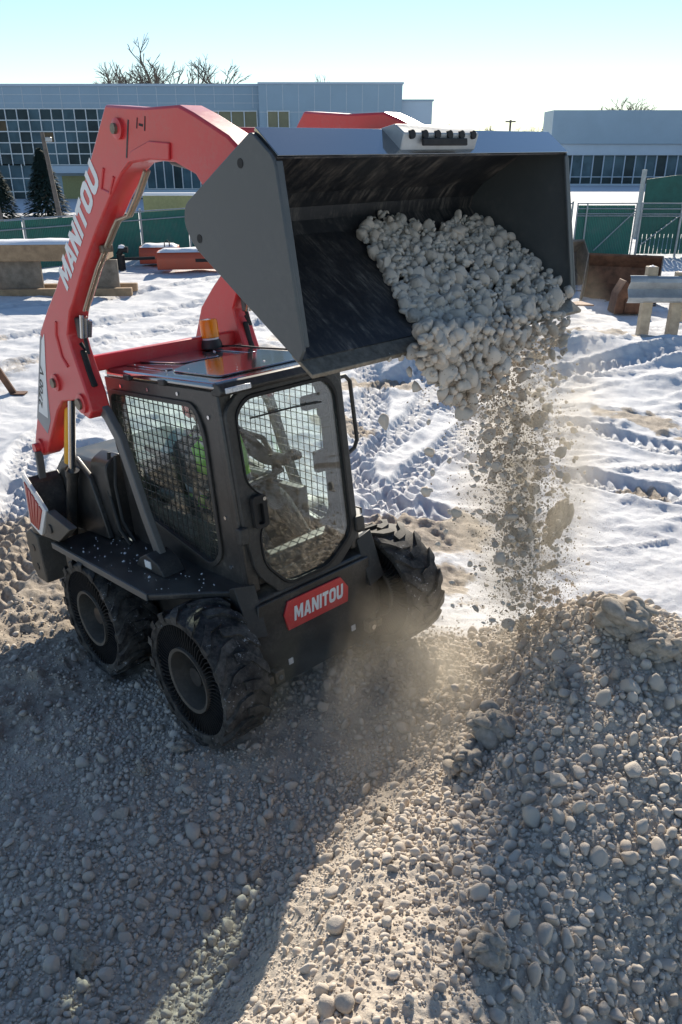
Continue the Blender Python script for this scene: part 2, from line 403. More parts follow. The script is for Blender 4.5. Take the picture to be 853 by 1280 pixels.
def ground_mat():
    t = NT('snow_and_gravel'); g = t.gen()
    ga = t.n('ShaderNodeAttribute', attribute_name='gravel').outputs['Fac']; da = t.n('ShaderNodeAttribute', attribute_name='dirt').outputs['Fac']
    n1 = t.noise(3, 8, .7, g); n2 = t.noise(28, 8, .75, g); n3 = t.noise(120, 4, .7, g)
    snow = t.mix(t.ramp(n1, [(.3, (0, 0, 0)), (.8, (1, 1, 1))]), (.67, .68, .70), (.58, .59, .62))
    dirt = t.mix(t.ramp(n2, [(.35, (0, 0, 0)), (.65, (1, 1, 1))]), (.24, .20, .16), (.50, .43, .35))
    grav = t.mix(t.ramp(n2, [(.3, (0, 0, 0)), (.7, (1, 1, 1))]), (.46, .395, .325), (.64, .56, .47))
    gr2 = t.mix(t.ramp(n3, [(.45, (0, 0, 0)), (.75, (1, 1, 1))]), grav, (.42, .37, .31))
    dm = t.ramp(t.math('ADD', t.math('MULTIPLY', n2, .7), t.math('SUBTRACT', da, .35)), [(.33, (0, 0, 0)), (.52, (1, 1, 1))])
    c = t.mix(dm, snow, dirt); c = t.mix(ga, c, gr2)
    t.bsdf(c, .78, 0, t.math('ADD', t.math('MULTIPLY', n2, .8), t.math('MULTIPLY', n3, .4)), .55, .03, 0, .25); return t.m
ground = link('ground', build_ground(), ground_mat()); ground['kind'] = 'structure'

# ------------------------------------------------------------------ stones
def stone_shapes(n, sub):
    out = []
    for k in range(n):
        bm = bmesh.new(); bmesh.ops.create_icosphere(bm, subdivisions=sub, radius=1.)
        rr = random.Random(100 + k); ph = [Vector((rr.gauss(0, 1), rr.gauss(0, 1), rr.gauss(0, 1))) for _ in range(7)]
        cuts = [(Vector((rr.gauss(0, 1), rr.gauss(0, 1), rr.gauss(0, 1))).normalized(), rr.uniform(.55, .90)) for _ in range(4 + k % 5)]
        s = Vector((rr.uniform(.95, 1.25), rr.uniform(.8, 1.0), rr.uniform(.58, .85)))
        for v in bm.verts:
            d = v.co.normalized(); q = 1.
            for p in ph: q += .06 * math.sin(2.2 * p.dot(d) + p.x * 3)
            c = d * q
            for nrm, lim in cuts:
                e = c.dot(nrm) - lim
                if e > 0: c = c - nrm * e * .8
            v.co = Vector((c.x * s.x, c.y * s.y, c.z * s.z))
        V = np.array([v.co[:] for v in bm.verts]); F = np.array([[v.index for v in f.verts] for f in bm.faces]); bm.free(); out.append((V, F))
    return out
ST2, ST1 = stone_shapes(14, 2), stone_shapes(10, 1)
def stone_mat(name, attr):
    t = NT(name); g = t.obj() if not attr else t.gen()
    if attr: rnd = t.n('ShaderNodeAttribute', attribute_name='tint').outputs['Fac']
    else:
        sx = t.n('ShaderNodeSeparateColor'); t.l(t.n('ShaderNodeObjectInfo').outputs['Color'], sx.inputs[0]); rnd = sx.outputs[0]
    base = t.ramp(rnd, [(0, (.36, .325, .285)), (.3, (.57, .505, .43)), (.55, (.49, .45, .40)), (.75, (.63, .55, .465)), (.9, (.52, .44, .36)), (1, (.66, .615, .555))])
    n = t.noise(45 if attr else 3, 6, .7, g); d = t.noise(170 if attr else 9, 4, .7, g)
    c = t.mix(t.ramp(n, [(.35, (0, 0, 0)), (.7, (.75, .75, .75))]), base, (.58, .51, .43))
    t.bsdf(c, .9, 0, d, .35, .004 if attr else .09, 0, .15); return t.m
M['stone'] = stone_mat('gravel_stone', True); M['grit'] = plain('brown_grit', (.33, .265, .195), .95, 0, .3, 30); M['stone_o'] = stone_mat('loose_stone', False)
def rand_rot(n, flat=False):
    u = rng.random((n, 3)); q = np.stack([np.sqrt(1 - u[:, 0]) * np.sin(2 * np.pi * u[:, 1]), np.sqrt(1 - u[:, 0]) * np.cos(2 * np.pi * u[:, 1]), np.sqrt(u[:, 0]) * np.sin(2 * np.pi * u[:, 2]), np.sqrt(u[:, 0]) * np.cos(2 * np.pi * u[:, 2])], -1)
    x, y, z, w = q.T
    return np.stack([np.stack([1 - 2 * (y * y + z * z), 2 * (x * y - z * w), 2 * (x * z + y * w)], -1), np.stack([2 * (x * y + z * w), 1 - 2 * (x * x + z * z), 2 * (y * z - x * w)], -1), np.stack([2 * (x * z - y * w), 2 * (y * z + x * w), 1 - 2 * (x * x + y * y)], -1)], 1)
def joined_stones(name, P, rad, shapes, mat, label=None, cat=None, parent=None):
    Rm = rand_rot(len(P)); which = rng.integers(0, len(shapes), len(P)); Vs, Fs, T, off = [], [], [], 0
    for k, (V, F) in enumerate(shapes):
        idx = np.where(which == k)[0]
        if not len(idx): continue
        W_ = np.einsum('nij,vj->nvi', Rm[idx], V) * rad[idx, None, None] + P[idx, None, :]
        Vs.append(W_.reshape(-1, 3)); Fs.append((F[None] + (np.arange(len(idx)) * len(V))[:, None, None]).reshape(-1, 3) + off); off += len(idx) * len(V)
        T.append(np.repeat(rng.random(len(idx)), len(V)))
    me = fast_mesh(name, np.vstack(Vs), np.vstack(Fs)); fattr(me, 'tint', np.concatenate(T))
    o = link(name, me, mat, parent); o['kind'] = 'stuff'
    if label: o['label'] = label; o['category'] = cat
    return o
stone_meshes = []
for k, (V, F) in enumerate(stone_shapes(14, 3)):
    me = fast_mesh('stone', V, F); me.materials.append(M['stone_o']); stone_meshes.append(me)
def lone_stone(name, P, r, label, cat, group, stretch=1.):
    o = link(name, random.choice(stone_meshes), None, None, P); o.scale = (r, r, r * stretch)
    o.rotation_euler = (random.uniform(0, 6.3), random.uniform(0, 6.3), random.uniform(0, 6.3)) if stretch == 1 else (0, 0, random.uniform(0, 6.3))
    t = random.random(); o.color = (t, t, t, 1)
    hue = 'dark grey' if t < .18 else 'tan' if t < .42 else 'mid grey' if t < .64 else 'sandy' if t < .84 else 'brownish' if t < .95 else 'pale grey'
    return tag(o, label % hue, cat, group)
def scatter_pile():
    n = 230000
    x, y = rng.uniform(-3.2, 4.2, n), rng.uniform(.7, 5.6, n)
    g = gravel_mask(x, y); dusty = fbm(x * 1.6 + 70, y * 1.6 + 33, 3)
    dens = sstep(.25, .75, g) * (.22 + .78 * sstep(.34, .52, dusty))
    bank, _, _ = seg_dist(x, y, [tuple(on_z(a, b, c)[:2]) for a, b, c in ((505, 950, .42), (462, 1015, .40), (415, 1085, .42), (345, 1195, .46), (290, 1290, .52))])
    dens = dens * (.10 + .90 * sstep(.07, .17, bank + (fbm(x * 5, y * 5, 2) - .5) * .10))
    edge = np.maximum(sstep(.02, .25, g) * .12, dirt_mask(x, y) * .10)
    keep = rng.random(n) < np.maximum(dens, edge)
    x, y, dusty = x[keep], y[keep], dusty[keep]; z = ground_h(x, y)
    u, v, dz = to_px(np.stack([x, y, z], -1)); m = (u > -90) & (u < 945) & (v > 640) & (v < 1400) & (dz > .5)
    x, y, z, dz, u, v = x[m], y[m], z[m], dz[m], u[m], v[m]
    rad = np.clip(np.exp(rng.normal(np.where(z > .5, math.log(.0095), math.log(.0092)), .48)), .0045, .046)
    # keep the ground under the machine's tyres clear
    for wx, wy in ((0, -.76), (1.26, -.76), (0, .76), (1.26, .76)):
        q = m2w((wx, wy, 0)); c = (np.hypot(x - q[0], y - q[1]) > .20); x, y, z, dz, rad, u, v = (a[c] for a in (x, y, z, dz, rad, u, v))
    # thin out overlaps: process large first on a hash grid
    order = np.argsort(-rad); cell = {}; ok = []
    for i in order:
        k = (int(x[i] / .06), int(y[i] / .06)); bad = False
        for a in (-1, 0, 1):
            for b in (-1, 0, 1):
                for j in cell.get((k[0] + a, k[1] + b), ()):
                    if (x[i] - x[j]) ** 2 + (y[i] - y[j]) ** 2 < (.70 * (rad[i] + rad[j])) ** 2: bad = True; break
                if bad: break
            if bad: break
        if not bad: cell.setdefault(k, []).append(i); ok.append(i)
    ok = np.array(ok); x, y, z, dz, rad, u, v = (a[ok] for a in (x, y, z, dz, rad, u, v))
    z = z + rad * rng.uniform(.05, .55, len(x))
    inside = (u > 10) & (u < 843) & (v > 650) & (v < 1270)
    sc = np.where(inside, rad / dz, 0); top = set(np.argsort(-sc)[:300].tolist())
    for i in top:
        lone_stone('stone', (x[i], y[i], z[i]), rad[i], ('%s rounded stone lying on the raised gravel heap' if z[i] > .55 else '%s rounded stone lying in the hollow before the loader wheels') if rad[i] < .034 else 'large %s cobble among smaller stones of the gravel heap', 'stone', 'larger stones lying on the gravel heap')
    rest = np.array([i for i in range(len(x)) if i not in top]); P = np.stack([x, y, z], -1)
    big = rest[rad[rest] / dz[rest] > .0052]; small = rest[rad[rest] / dz[rest] <= .0052]
    joined_stones('gravel', P[big], rad[big], ST2, M['stone'], 'grey and tan gravel covering the heap and the dug hollow', 'gravel')
    joined_stones('fine_gravel', P[small], rad[small], ST1, M['stone'], 'fine gravel filling the gaps between larger stones', 'gravel')
    # grit
    n = 52000; x, y = rng.uniform(-2.6, 3.2, n), rng.uniform(.9, 5.4, n); k = rng.random(n) < gravel_mask(x, y) * .95 + .02; x, y = x[k], y[k]
    z = ground_h(x, y); u, v, dz = to_px(np.stack([x, y, z], -1)); m = (u > -60) & (u < 913) & (v > 640) & (v < 1350) & (dz > .5); x, y, z = x[m], y[m], z[m]
    joined_stones('grit', np.stack([x, y, z + .003], -1), np.clip(np.exp(rng.normal(math.log(.0058), .4, len(x))), .003, .012), ST1, M['stone'], 'sandy grit lying between the stones of the heap', 'grit')
    # clods of frozen fines
    for px, py, z_, r, lab_ in ((775, 800, 1.02, .17, 'biggest crusted clod sitting at the top of the gravel heap'), (818, 835, .98, .13, 'crusted clod just below the biggest one on the heap top'), (615, 935, .68, .15, 'wide crusted lump breaking out of the sunlit heap flank'),
                              (585, 965, .66, .12, 'smaller lump below the wide one on the sunlit heap flank'), (228, 935, .16, .07, 'fist-sized clod right in front of the loader front tyre'), (180, 965, .14, .055, 'small clod in the shaded hollow near the front tyre'),
                              (105, 1200, .24, .06, 'lone dark clod far out in the shaded hollow'), (700, 850, .97, .07, 'small clod at the shaded foot of the heap top'), (480, 1015, .58, .07, 'clod on the edge above the smooth dusty bank'), (610, 1190, .92, .08, 'flat clod between the sunlit and shaded side of the heap')):
        P = on_z(px, py, z_); h = float(ground_h(np.array([P[0]]), np.array([P[1]]))[0]); clod((P[0], P[1], h + r * .25), r, 'frozen_clod', lab_, None)
def clod_mesh(seed):
    # a frozen lump: a rough core with pebbles stuck all over it
    from mathutils import noise as mn
    bm = bmesh.new(); bmesh.ops.create_icosphere(bm, subdivisions=4, radius=1.); rr = random.Random(seed); q = np.random.default_rng(seed)
    for v in bm.verts:
        d = v.co.normalized(); v.co = d * (.80 + .30 * mn.fractal(d * 1.6 + Vector((seed * 7., 0, 0)), 1., 2., 6) + .05 * mn.noise(d * 13.))
    V = [np.array([v.co[:] for v in bm.verts])]; F = [np.array([[v.index for v in f.verts] for f in bm.faces])]; bm.free(); off = len(V[0]); N = rand_rot(70)
    for k in range(70):
        sv, sf = ST2[rr.randrange(len(ST2))]; r = math.exp(rr.gauss(math.log(.19), .45)); p = V[0][rr.randrange(len(V[0]))]
        V.append(sv @ N[k].T * r + p * rr.uniform(.88, 1.0)); F.append(sf + off); off += len(sv)
    me = fast_mesh('clod', np.vstack(V), np.vstack(F)); me.materials.append(M['clod']); return me
M['clod'] = plain('frozen_dirt', (.42, .365, .30), .95, 0, .3, 4, .5, .03)
CLODS = [clod_mesh(i) for i in range(4)]
def clod(P, r, name, label, group, st=(1, .85, .75)):
    o = link(name, random.choice(CLODS), None, None, P); o.scale = (r * st[0], r * st[1], r * st[2]); o.rotation_euler = (random.uniform(-.3, .3), random.uniform(-.3, .3), random.uniform(0, 6)); return tag(o, label, 'clod', group)
scatter_pile()

# ------------------------------------------------------------------ lettering
def text_mesh(body, offset=.0, shear=0.):
    cu = bpy.data.curves.new('t', 'FONT'); cu.body = body; cu.size = 1; cu.offset = offset; cu.shear = shear; cu.space_character = 1.02
    cu.resolution_u = 3
    o = bpy.data.objects.new('t', cu); COL.objects.link(o); dg = bpy.context.evaluated_depsgraph_get()
    me = bpy.data.meshes.new_from_object(o.evaluated_get(dg)); bpy.data.objects.remove(o); bpy.data.curves.remove(cu)
    V = np.array([v.co[:2] for v in me.vertices]); V = (V - V.min(0)) / (V.max(0) - V.min(0)); F = [tuple(p.vertices) for p in me.polygons]
    bpy.data.meshes.remove(me); return V, F
GLYPH = {'M': (1.2, [[(0, 0), (0, 1), (.34, 1), (.60, .5), (.86, 1), (1.2, 1), (1.2, 0), (.90, 0), (.90, .56), (.68, .14), (.52, .14), (.30, .56), (.30, 0)]]), 'A': (1.0, [[(0, 0), (.32, 1), (.68, 1), (1.0, 0), (.69, 0), (.64, .17), (.36, .17), (.31, 0)], [(.42, .38), (.58, .38), (.50, .70)]]),
         'N': (.98, [[(0, 0), (0, 1), (.31, 1), (.68, .46), (.68, 1), (.98, 1), (.98, 0), (.67, 0), (.30, .54), (.30, 0)]]), 'I': (.31, [[(0, 0), (0, 1), (.31, 1), (.31, 0)]]), 'T': (.86, [[(.275, 0), (.275, .75), (0, .75), (0, 1), (.86, 1), (.86, .75), (.585, .75), (.585, 0)]]),
         'O': (.98, [[(.28, 0), (.10, .07), (0, .24), (0, .76), (.10, .93), (.28, 1), (.70, 1), (.88, .93), (.98, .76), (.98, .24), (.88, .07), (.70, 0)], [(.38, .23), (.31, .32), (.31, .68), (.38, .77), (.60, .77), (.67, .68), (.67, .32), (.60, .23)]]),
         'U': (.96, [[(0, 1), (.31, 1), (.31, .33), (.38, .24), (.58, .24), (.65, .33), (.65, 1), (.96, 1), (.96, .26), (.87, .08), (.70, 0), (.26, 0), (.09, .08), (0, .26)]])}
def block_lettering(name, body, O, U, Vv, w, h, n, m, parent, slant=.20):
    O, U, Vv, n = (np.array(a, float) for a in (O, U, Vv, n)); x, mb = 0., MB(); tot = sum(GLYPH[c][0] for c in body) + .11 * (len(body) - 1) + slant
    for c in body:
        gw_, loops = GLYPH[c]; bm = bmesh.new(); es = []
        for lp in loops:
            vs = [bm.verts.new(((p[0] + x + p[1] * slant) / tot, p[1], 0)) for p in lp]; es += [bm.edges.new((vs[i], vs[(i + 1) % len(vs)])) for i in range(len(vs))]
        bmesh.ops.triangle_fill(bm, edges=es, use_beauty=True); bm.verts.index_update()
        mb.add([O + U * v.co.x * w + Vv * v.co.y * h + n * .0015 for v in bm.verts], [tuple(v.index for v in f.verts) for f in bm.faces]); bm.free(); x += gw_ + .11
    return link(name, mb.mesh(name), m, parent)
def lettering(name, body, O, U, Vv, w, h, n, m, parent, offset=.03, shear=.25):
    V, F = text_mesh(body, offset, shear); mb = MB(); O, U, Vv, n = (np.array(a, float) for a in (O, U, Vv, n))
    P = [O + U * a * w + Vv * b * h + n * .0015 for a, b in V]; mb.add(P, F)
    # thin solid letters
    me = mb.mesh(name); o = link(name, me, m, parent); return o

# ------------------------------------------------------------------ the loader
L = thing('skid_steer_loader', 'black and red skid steer loader tipping gravel from its raised bucket', 'loader')
L.matrix_world = Matrix(((*WM[0], WO[0]), (*WM[1], WO[1]), (*WM[2], WO[2]), (0, 0, 0, 1)))

def rounded(poly, r, n=4):
    out = []; k = len(poly)
    for i in range(k):
        p, a, b = (Vector(poly[j % k]).to_2d() for j in (i, i - 1, i + 1)); rr = r[i] if isinstance(r, (list, tuple)) else r
        da, db = (a - p), (b - p); q = min(rr, da.length * .48, db.length * .48)
        s, e = p + da.normalized() * q, p + db.normalized() * q
        for t in range(n + 1):
            t /= n; out.append(tuple((s * (1 - t) ** 2 + p * 2 * t * (1 - t) + e * t * t)[:]))
    return out

# chassis
mb = MB().xz([(-.92, .30), (-.92, .84), (1.30, .84), (1.40, .80), (1.40, .34), (1.28, .22), (-.70, .22)], -.56, .56)
ch = part('chassis', mb, M['black'], L, .012)
for s in (-1, 1):
    dk = [(-.48, .88 * s), (.92, .89 * s), (1.20, .64 * s), (1.345, .52 * s), (1.345, .40 * s), (-.48, .40 * s)]
    d = part('fender_deck', MB().xy(dk, .842, .885), M['black'], L, .01)
    part('edge_trim', MB().bar([(-.47, .885 * s, .868), (.925, .896 * s, .868)], .012, .045), M['grey_link'], d, .003)
    # front corner guards beside the door
    g = MB(); q = [(1.36, .56 * s, .93), (1.46, .56 * s, .62), (1.46, .43 * s, .58), (1.37, .42 * s, .90), (1.30, .56 * s, .90), (1.30, .56 * s, .60), (1.30, .43 * s, .58), (1.30, .42 * s, .88)]
    g.add(q, [(0, 1, 2, 3), (0, 4, 5, 1), (1, 5, 6, 2), (3, 2, 6, 7), (0, 3, 7, 4), (4, 7, 6, 5)])
    part('corner_guard', g, M['trim'], L, .006)
    # rear tower walls
    part('tower_plate', MB().xz([(-.92, .86), (-.86, 1.20), (-.70, 1.40), (-.46, 1.46), (-.26, 1.34), (-.12, .90)], .56 * s, .60 * s), M['black'], L, .008)
    part('rear_cowl', MB().xz([(-.96, .84), (-.90, 1.22), (-.80, 1.32), (-.74, 1.26), (-.70, .86)], .60 * s, .84 * s), M['black'], L, .01)
    # tail light panel
    tl = part('tail_light', MB().xz(rounded([(-.82, 1.35), (-.50, 1.12), (-.70, .88), (-.88, .94)], .02, 2), .842 * s, .868 * s), M['white'], L, .004, label='tail lamp panel with red stripes')
    a, b, c_, d_ = (np.array(v) for v in ((-.795, 1.30), (-.555, 1.11), (-.715, .925), (-.85, .965)))
    for i in range(5):
        u0, u1 = (i + .12) / 5, (i + .88) / 5; P = [a + (b - a) * u0, a + (b - a) * u1, d_ + (c_ - d_) * u1, d_ + (c_ - d_) * u0]
        part('lens', MB().xz([tuple(v) for v in P], .866 * s, .876 * s), M['tail_red'], tl, .003)
    cv = part('side_plate', MB().xz([(-.50, 1.115), (-.14, 1.05), (-.40, .90), (-.66, .885)], .80 * s, .862 * s), M['dusty'], L, .006)
    part('bolt', MB().lathe([(.001, 0), (.035, 0), (.035, .014 * s), (.001, .014 * s)], (-.49, .862 * s, .985), 'y', 14), M['trim'], cv, smooth=True)
    part('mud_flap', MB().xz([(-.50, .86), (-.38, .86), (-.40, .66), (-.50, .62)], .74 * s, .80 * s), M['dusty'], L, .004)
    # deck bracket with the front link pivot
    bk = part('link_bracket', MB().xz([(.44, .885), (.80, .885), (.74, .96), (.60, 1.0), (.50, .95)], .54 * s, .70 * s), M['trim'], L, .008)
    part('reflector', MB().box((.62, .7035 * s, .935), (.075, .008, .05)), M['white'], bk, .002)
    # tyre scraper hood behind cab, hoses on the deck
    part('hose', MB().tube([(-.50, .50 * s, .92), (-.35, .54 * s, .93), (-.15, .53 * s, .915), (.05, .50 * s, .90)], .018, 8), M['steel'], L, smooth=True)
    part('hose', MB().tube([(-.05, .47 * s, 1.50), (-.03, .52 * s, 1.30), (.02, .54 * s, 1.05), (.10, .52 * s, .91)], .014, 8), M['rubber_hose'], L, smooth=True)
    part('hose', MB().tube([(-.10, .49 * s, 1.52), (-.09, .55 * s, 1.25), (.04, .58 * s, 1.0), (.12, .56 * s, .90)], .014, 8), M['rubber_hose'], L, smooth=True)
# engine cover and rear bumper
part('engine_cover', MB().yz([(-.555, .85), (-.555, 1.28), (-.46, 1.40), (.46, 1.40), (.555, 1.28), (.555, .85)], -.97, -.08), M['black'], L, .02)
part('fuel_tank', MB().yz(rounded([(-.56, .90), (-.56, 1.45), (-.42, 1.52), (-.42, .90)], .05, 3), -.30, -.06), M['black'], L, .01)
bp = part('rear_bumper', MB().xz([(-1.08, .42), (-1.16, .52), (-1.14, .80), (-1.02, .86), (-.90, .82), (-.90, .42)], -.84, .84), M['dusty'], L, .012)
for z_ in (.54, .70):
    part('hole', MB().lathe([(.001, 0), (.028, 0), (.028, .006), (.001, .006)], (-1.02, -.8465, z_), 'y', 12), M['black'], bp)
part('warning_sticker', MB().xz([(-.64, 1.33), (-.56, 1.33), (-.56, 1.13), (-.64, 1.13)], -.604, -.601), M['white'], L, label='small white warning sticker on the tower')

# front panel and red name plate
fp = part('front_panel', MB().yz([(-.46, .78), (.46, .78), (.50, .40), (.46, .20), (-.46, .20), (-.50, .40)], 1.401, 1.425), M['black'], L, .008)
pl = part('name_plate', MB().yz([(-.285, .655), (-.245, .735), (.19, .735), (.25, .645), (.235, .545), (-.265, .545)], 1.426, 1.440), M['red'], L, .003, label='red plate with white lettering MANITOU')
block_lettering('lettering', 'MANITOU', (1.440, -.215, .592), (0, 1, 0), (0, 0, 1), .42, .095, (1, 0, 0), M['white'], pl)
for s in (-1, 1):
    lug = part('coupler_lug', MB().box((1.45, .40 * s, .30), (.06, .07, .08)).box((1.46, .47 * s, .30), (.035, .05, .05)), M['pin'], L, .006)
    part('bolt', MB().lathe([(.001, 0), (.018, 0), (.018, .01), (.001, .01)], (1.48, .40 * s, .30), 'x', 10), M['steel'], lug)
    part('lamp_badge', MB().box((1.428, .27 * s, .33), (.008, .035, .04)), M['white'], L, .002)

# cab
cab = part('cab_frame', MB().box((.66, 0, .875), (1.32, .88, .05)).box((0.005, 0, 1.02), (.04, .90, .32)).box((.005, .40, 1.6), (.04, .10, .85)).box((.005, -.40, 1.6), (.04, .10, .85)).box((.005, 0, 1.99), (.04, .8, .12)), M['black'], L, .008)
WIN = rounded([(.05, 1.945), (.00, 1.56), (.24, 1.13), (1.00, .95), (1.11, 1.05), (1.12, 1.80), (1.06, 1.945)], [.06, .04, .06, .06, .06, .08, .08], 4)
def in_poly(px, py, P):
    c = False; n = len(P)
    for i in range(n):
        x1, y1 = P[i]; x2, y2 = P[i - 1]
        if (y1 > py) != (y2 > py) and px < (x2 - x1) * (py - y1) / (y2 - y1) + x1: c = not c
    return c
def clip_line(fx, P):
    ts = np.linspace(0, 1, 400); runs, cur = [], []
    for t in ts:
        q = fx(t)
        if in_poly(q[0], q[1], P): cur.append(q)
        elif cur: runs.append((cur[0], cur[-1])); cur = []
    if cur: runs.append((cur[0], cur[-1]))
    return runs
WMB, y0 = MB(), 0.
for k in range(-10, 40):
    for a, b in clip_line(lambda t, k=k: (-.05 + k * .060 + (t * 1.1) * .08, .9 + t * 1.1), WIN): WMB.bar([(a[0], 0, a[1]), (b[0], 0, b[1])], .0045, .0045, (0, 1, 0))
for k in range(0, 26):
    for a, b in clip_line(lambda t, k=k: (-.05 + t * 1.25, .9 + k * .052 - t * .05), WIN): WMB.bar([(a[0], .005, a[1]), (b[0], .005, b[1])], .0045, .0045, (0, 1, 0))
wire_me = WMB.mesh('wire_guard'); wire_me.materials.append(M['trim'])
for s in (-1, 1):
    outer = [(-.02, .86), (1.345, .86), (1.31, 2.05), (-.02, 2.05)]
    if s > 0: outer = outer
    sp_ = part('side_frame', MB().ring_plate(outer, WIN, lambda p, t: (p[0], t, p[1]), .425 * s, .455 * s), M['black'], L, .004)
    WB = rounded([(.02, 1.97), (-.015, 1.56), (.225, 1.105), (1.01, .92), (1.14, 1.03), (1.15, 1.82), (1.08, 1.975)], [.06, .04, .06, .06, .06, .08, .08], 4)
    part('window_gasket', MB().ring_plate(WB, WIN, lambda p, t: (p[0], t, p[1]), .456 * s, .470 * s), M['trim'], sp_, .003)
    wg = link('wire_guard', wire_me, None, sp_, (0, .446 * s - .002, 0))
    part('window_pane', MB().xz(WIN, .430 * s, .434 * s), M['side_glass'], sp_)
    for bx_, bz_ in ((.2, 2.0), (.55, 2.005), (.9, 2.01), (1.2, 1.9), (1.22, 1.3), (1.2, .98), (.1, 1.3)):
        part('bolt', MB().lathe([(.001, 0), (.012, 0), (.012, .007 * s), (.001, .007 * s)], (bx_, .455 * s, bz_), 'y', 8), M['steel'], sp_)
    part('front_pillar', MB().bar([(1.335, .415 * s, .84), (1.29, .415 * s, 2.05)], .085, .06, (1, 0, 0)), M['black'], L, .012)
    part('pillar_hinge', MB().box((1.37, .455 * s, 1.0 if s > 0 else 1.22), (.05, .06, .10)), M['trim'], L, .008)
part('rear_window', MB().box((.0, 0, 1.55), (.006, .7, .75)), M['side_glass'], L)
# roof
rf = part('roof', MB().xy(rounded([(-.03, -.47), (1.33, -.475), (1.33, .475), (-.03, .47)], [.10, .03, .03, .10], 4), 2.052, 2.105), M['gloss'], L, .022)
for a, b, w_ in (((.10, .62), (-.34, -.30), 0), ((.10, .62), (.30, .34), 0)):
    part('roof_rib', MB().box(((a[0] + a[1]) / 2, (b[0] + b[1]) / 2, 2.108), (a[1] - a[0], .05, .012)), M['gloss'], rf, .005)
part('roof_panel', MB().xy(rounded([(.70, -.36), (1.22, -.36), (1.22, .36), (.70, .36), (.58, .16), (.58, -.16)], .05, 3), 2.106, 2.118), M['gloss'], rf, .005)
part('roof_panel', MB().xy(rounded([(.06, -.24), (.50, -.14), (.50, .14), (.06, .24)], .05, 3), 2.106, 2.116), M['gloss'], rf, .005)
part('visor', MB().xz([(1.28, 2.03), (1.36, 2.03), (1.39, 2.055), (1.36, 2.10), (1.28, 2.10)], -.47, .47), M['trim'], rf, .008)
for s in (-1, 1):
    wl = part('work_light', MB().box((1.388, .36 * s, 2.062), (.012, .17, .030)), M['lamp'], L, .004)
    for k in range(5): part('led', MB().box((1.396, (.36 + (k - 2) * .031) * s, 2.062), (.006, .022, .020)), M['lamp'], wl)
for k, (yy, xx) in enumerate(((-.475, .35), (-.475, .78))): part('roof_clip', MB().box((xx, yy, 2.07), (.07, .03, .035)), M['trim'], rf, .006)
# rotating beacon
bc = part('beacon', MB().lathe([(.001, 2.07), (.075, 2.07), (.075, 2.10), (.062, 2.13), (.001, 2.13)], (.10, .34, .045), 'z', 24), M['trim'], L, smooth=True, label='amber rotating beacon on the roof')
part('lens', MB().lathe([(.001, 2.175), (.064, 2.175), (.064, 2.28), (.057, 2.30), (.001, 2.305)], (.10, .34, .015), 'z', 24), M['amber'], bc, smooth=True)
part('collar', MB().lathe([(.001, 2.14), (.058, 2.14), (.058, 2.172), (.001, 2.172)], (.10, .34, .015), 'z', 24), M['lamp'], bc, smooth=True)
part('cable', MB().tube([(.12, .40, 2.118), (.32, .42, 2.125), (.60, .40, 2.125), (.85, .44, 2.12)], .007, 6), M['rubber_hose'], bc)
# door
DG = rounded([(-.385, 1.93), (-.30, 2.005), (.30, 2.005), (.375, 1.92), (.375, .97), (.15, .815), (-.19, .815), (-.345, 1.0), (-.345, 1.20), (-.275, 1.29), (-.275, 1.40), (-.385, 1.52)], [.05, .05, .06, .06, .07, .07, .07, .07, .05, .04, .04, .06], 4)
DO = rounded([(-.445, 1.95), (-.33, 2.045), (.335, 2.045), (.425, 1.95), (.425, .94), (.18, .755), (-.23, .755), (-.405, .96), (-.445, 1.3)], [.05, .05, .06, .06, .07, .07, .07, .07, .05], 4)
dr = part('door', MB().ring_plate(DO, DG, lambda p, t: (t + (2.05 - p[1]) * .035, p[0], p[1]), 1.318, 1.352), M['trim'], L, .006, label='front door with large glass pane')
def inset(P, q):
    c = np.mean(P, 0); return [tuple(c + (np.array(p) - c) * q) for p in P]
part('gasket', MB().ring_plate(DG, inset(DG, .965), lambda p, t: (t + (2.05 - p[1]) * .035, p[0], p[1]), 1.340, 1.360), M['rubber'], dr, .003)
part('pane', MB().prism(inset(DG, .97), lambda p, t: (t + (2.05 - p[1]) * .035, p[0], p[1]), 1.336, 1.342), M['door_glass'], dr)
hd = part('handle', MB().ring_plate(rounded([(-.385, 1.24), (-.285, 1.24), (-.285, 1.44), (-.385, 1.44)], .03), rounded([(-.36, 1.265), (-.315, 1.265), (-.315, 1.39), (-.36, 1.39)], .015), lambda p, t: (t, p[0], p[1]), 1.383, 1.415), M['rubber'], dr, .006)
part('bolt', MB().lathe([(.001, 0), (.012, 0), (.012, .008), (.001, .008)], (1.415, -.305, 1.415), 'x', 10), M['steel'], dr)
hn = part('hinge', MB().box((1.385, .43, 1.02), (.05, .07, .10)), M['trim'], dr, .01)
wp = part('wiper', MB().box((1.30, .24, 1.86), (.06, .20, .09)).box((1.30, .30, 1.80), (.05, .08, .10)), M['trim'], L, .02)
part('wiper_arm', MB().bar([(1.365, .24, 1.86), (1.37, .0, 1.875), (1.375, -.30, 1.88)], .012, .008), M['rubber_hose'], wp)
part('grab_rail', MB().tube([(1.24, .47, 1.95), (1.24, .56, 1.95), (1.24, .60, 1.91), (1.25, .61, 1.52), (1.25, .58, 1.47), (1.26, .47, 1.44)], .014, 10), M['trim'], L, smooth=True)

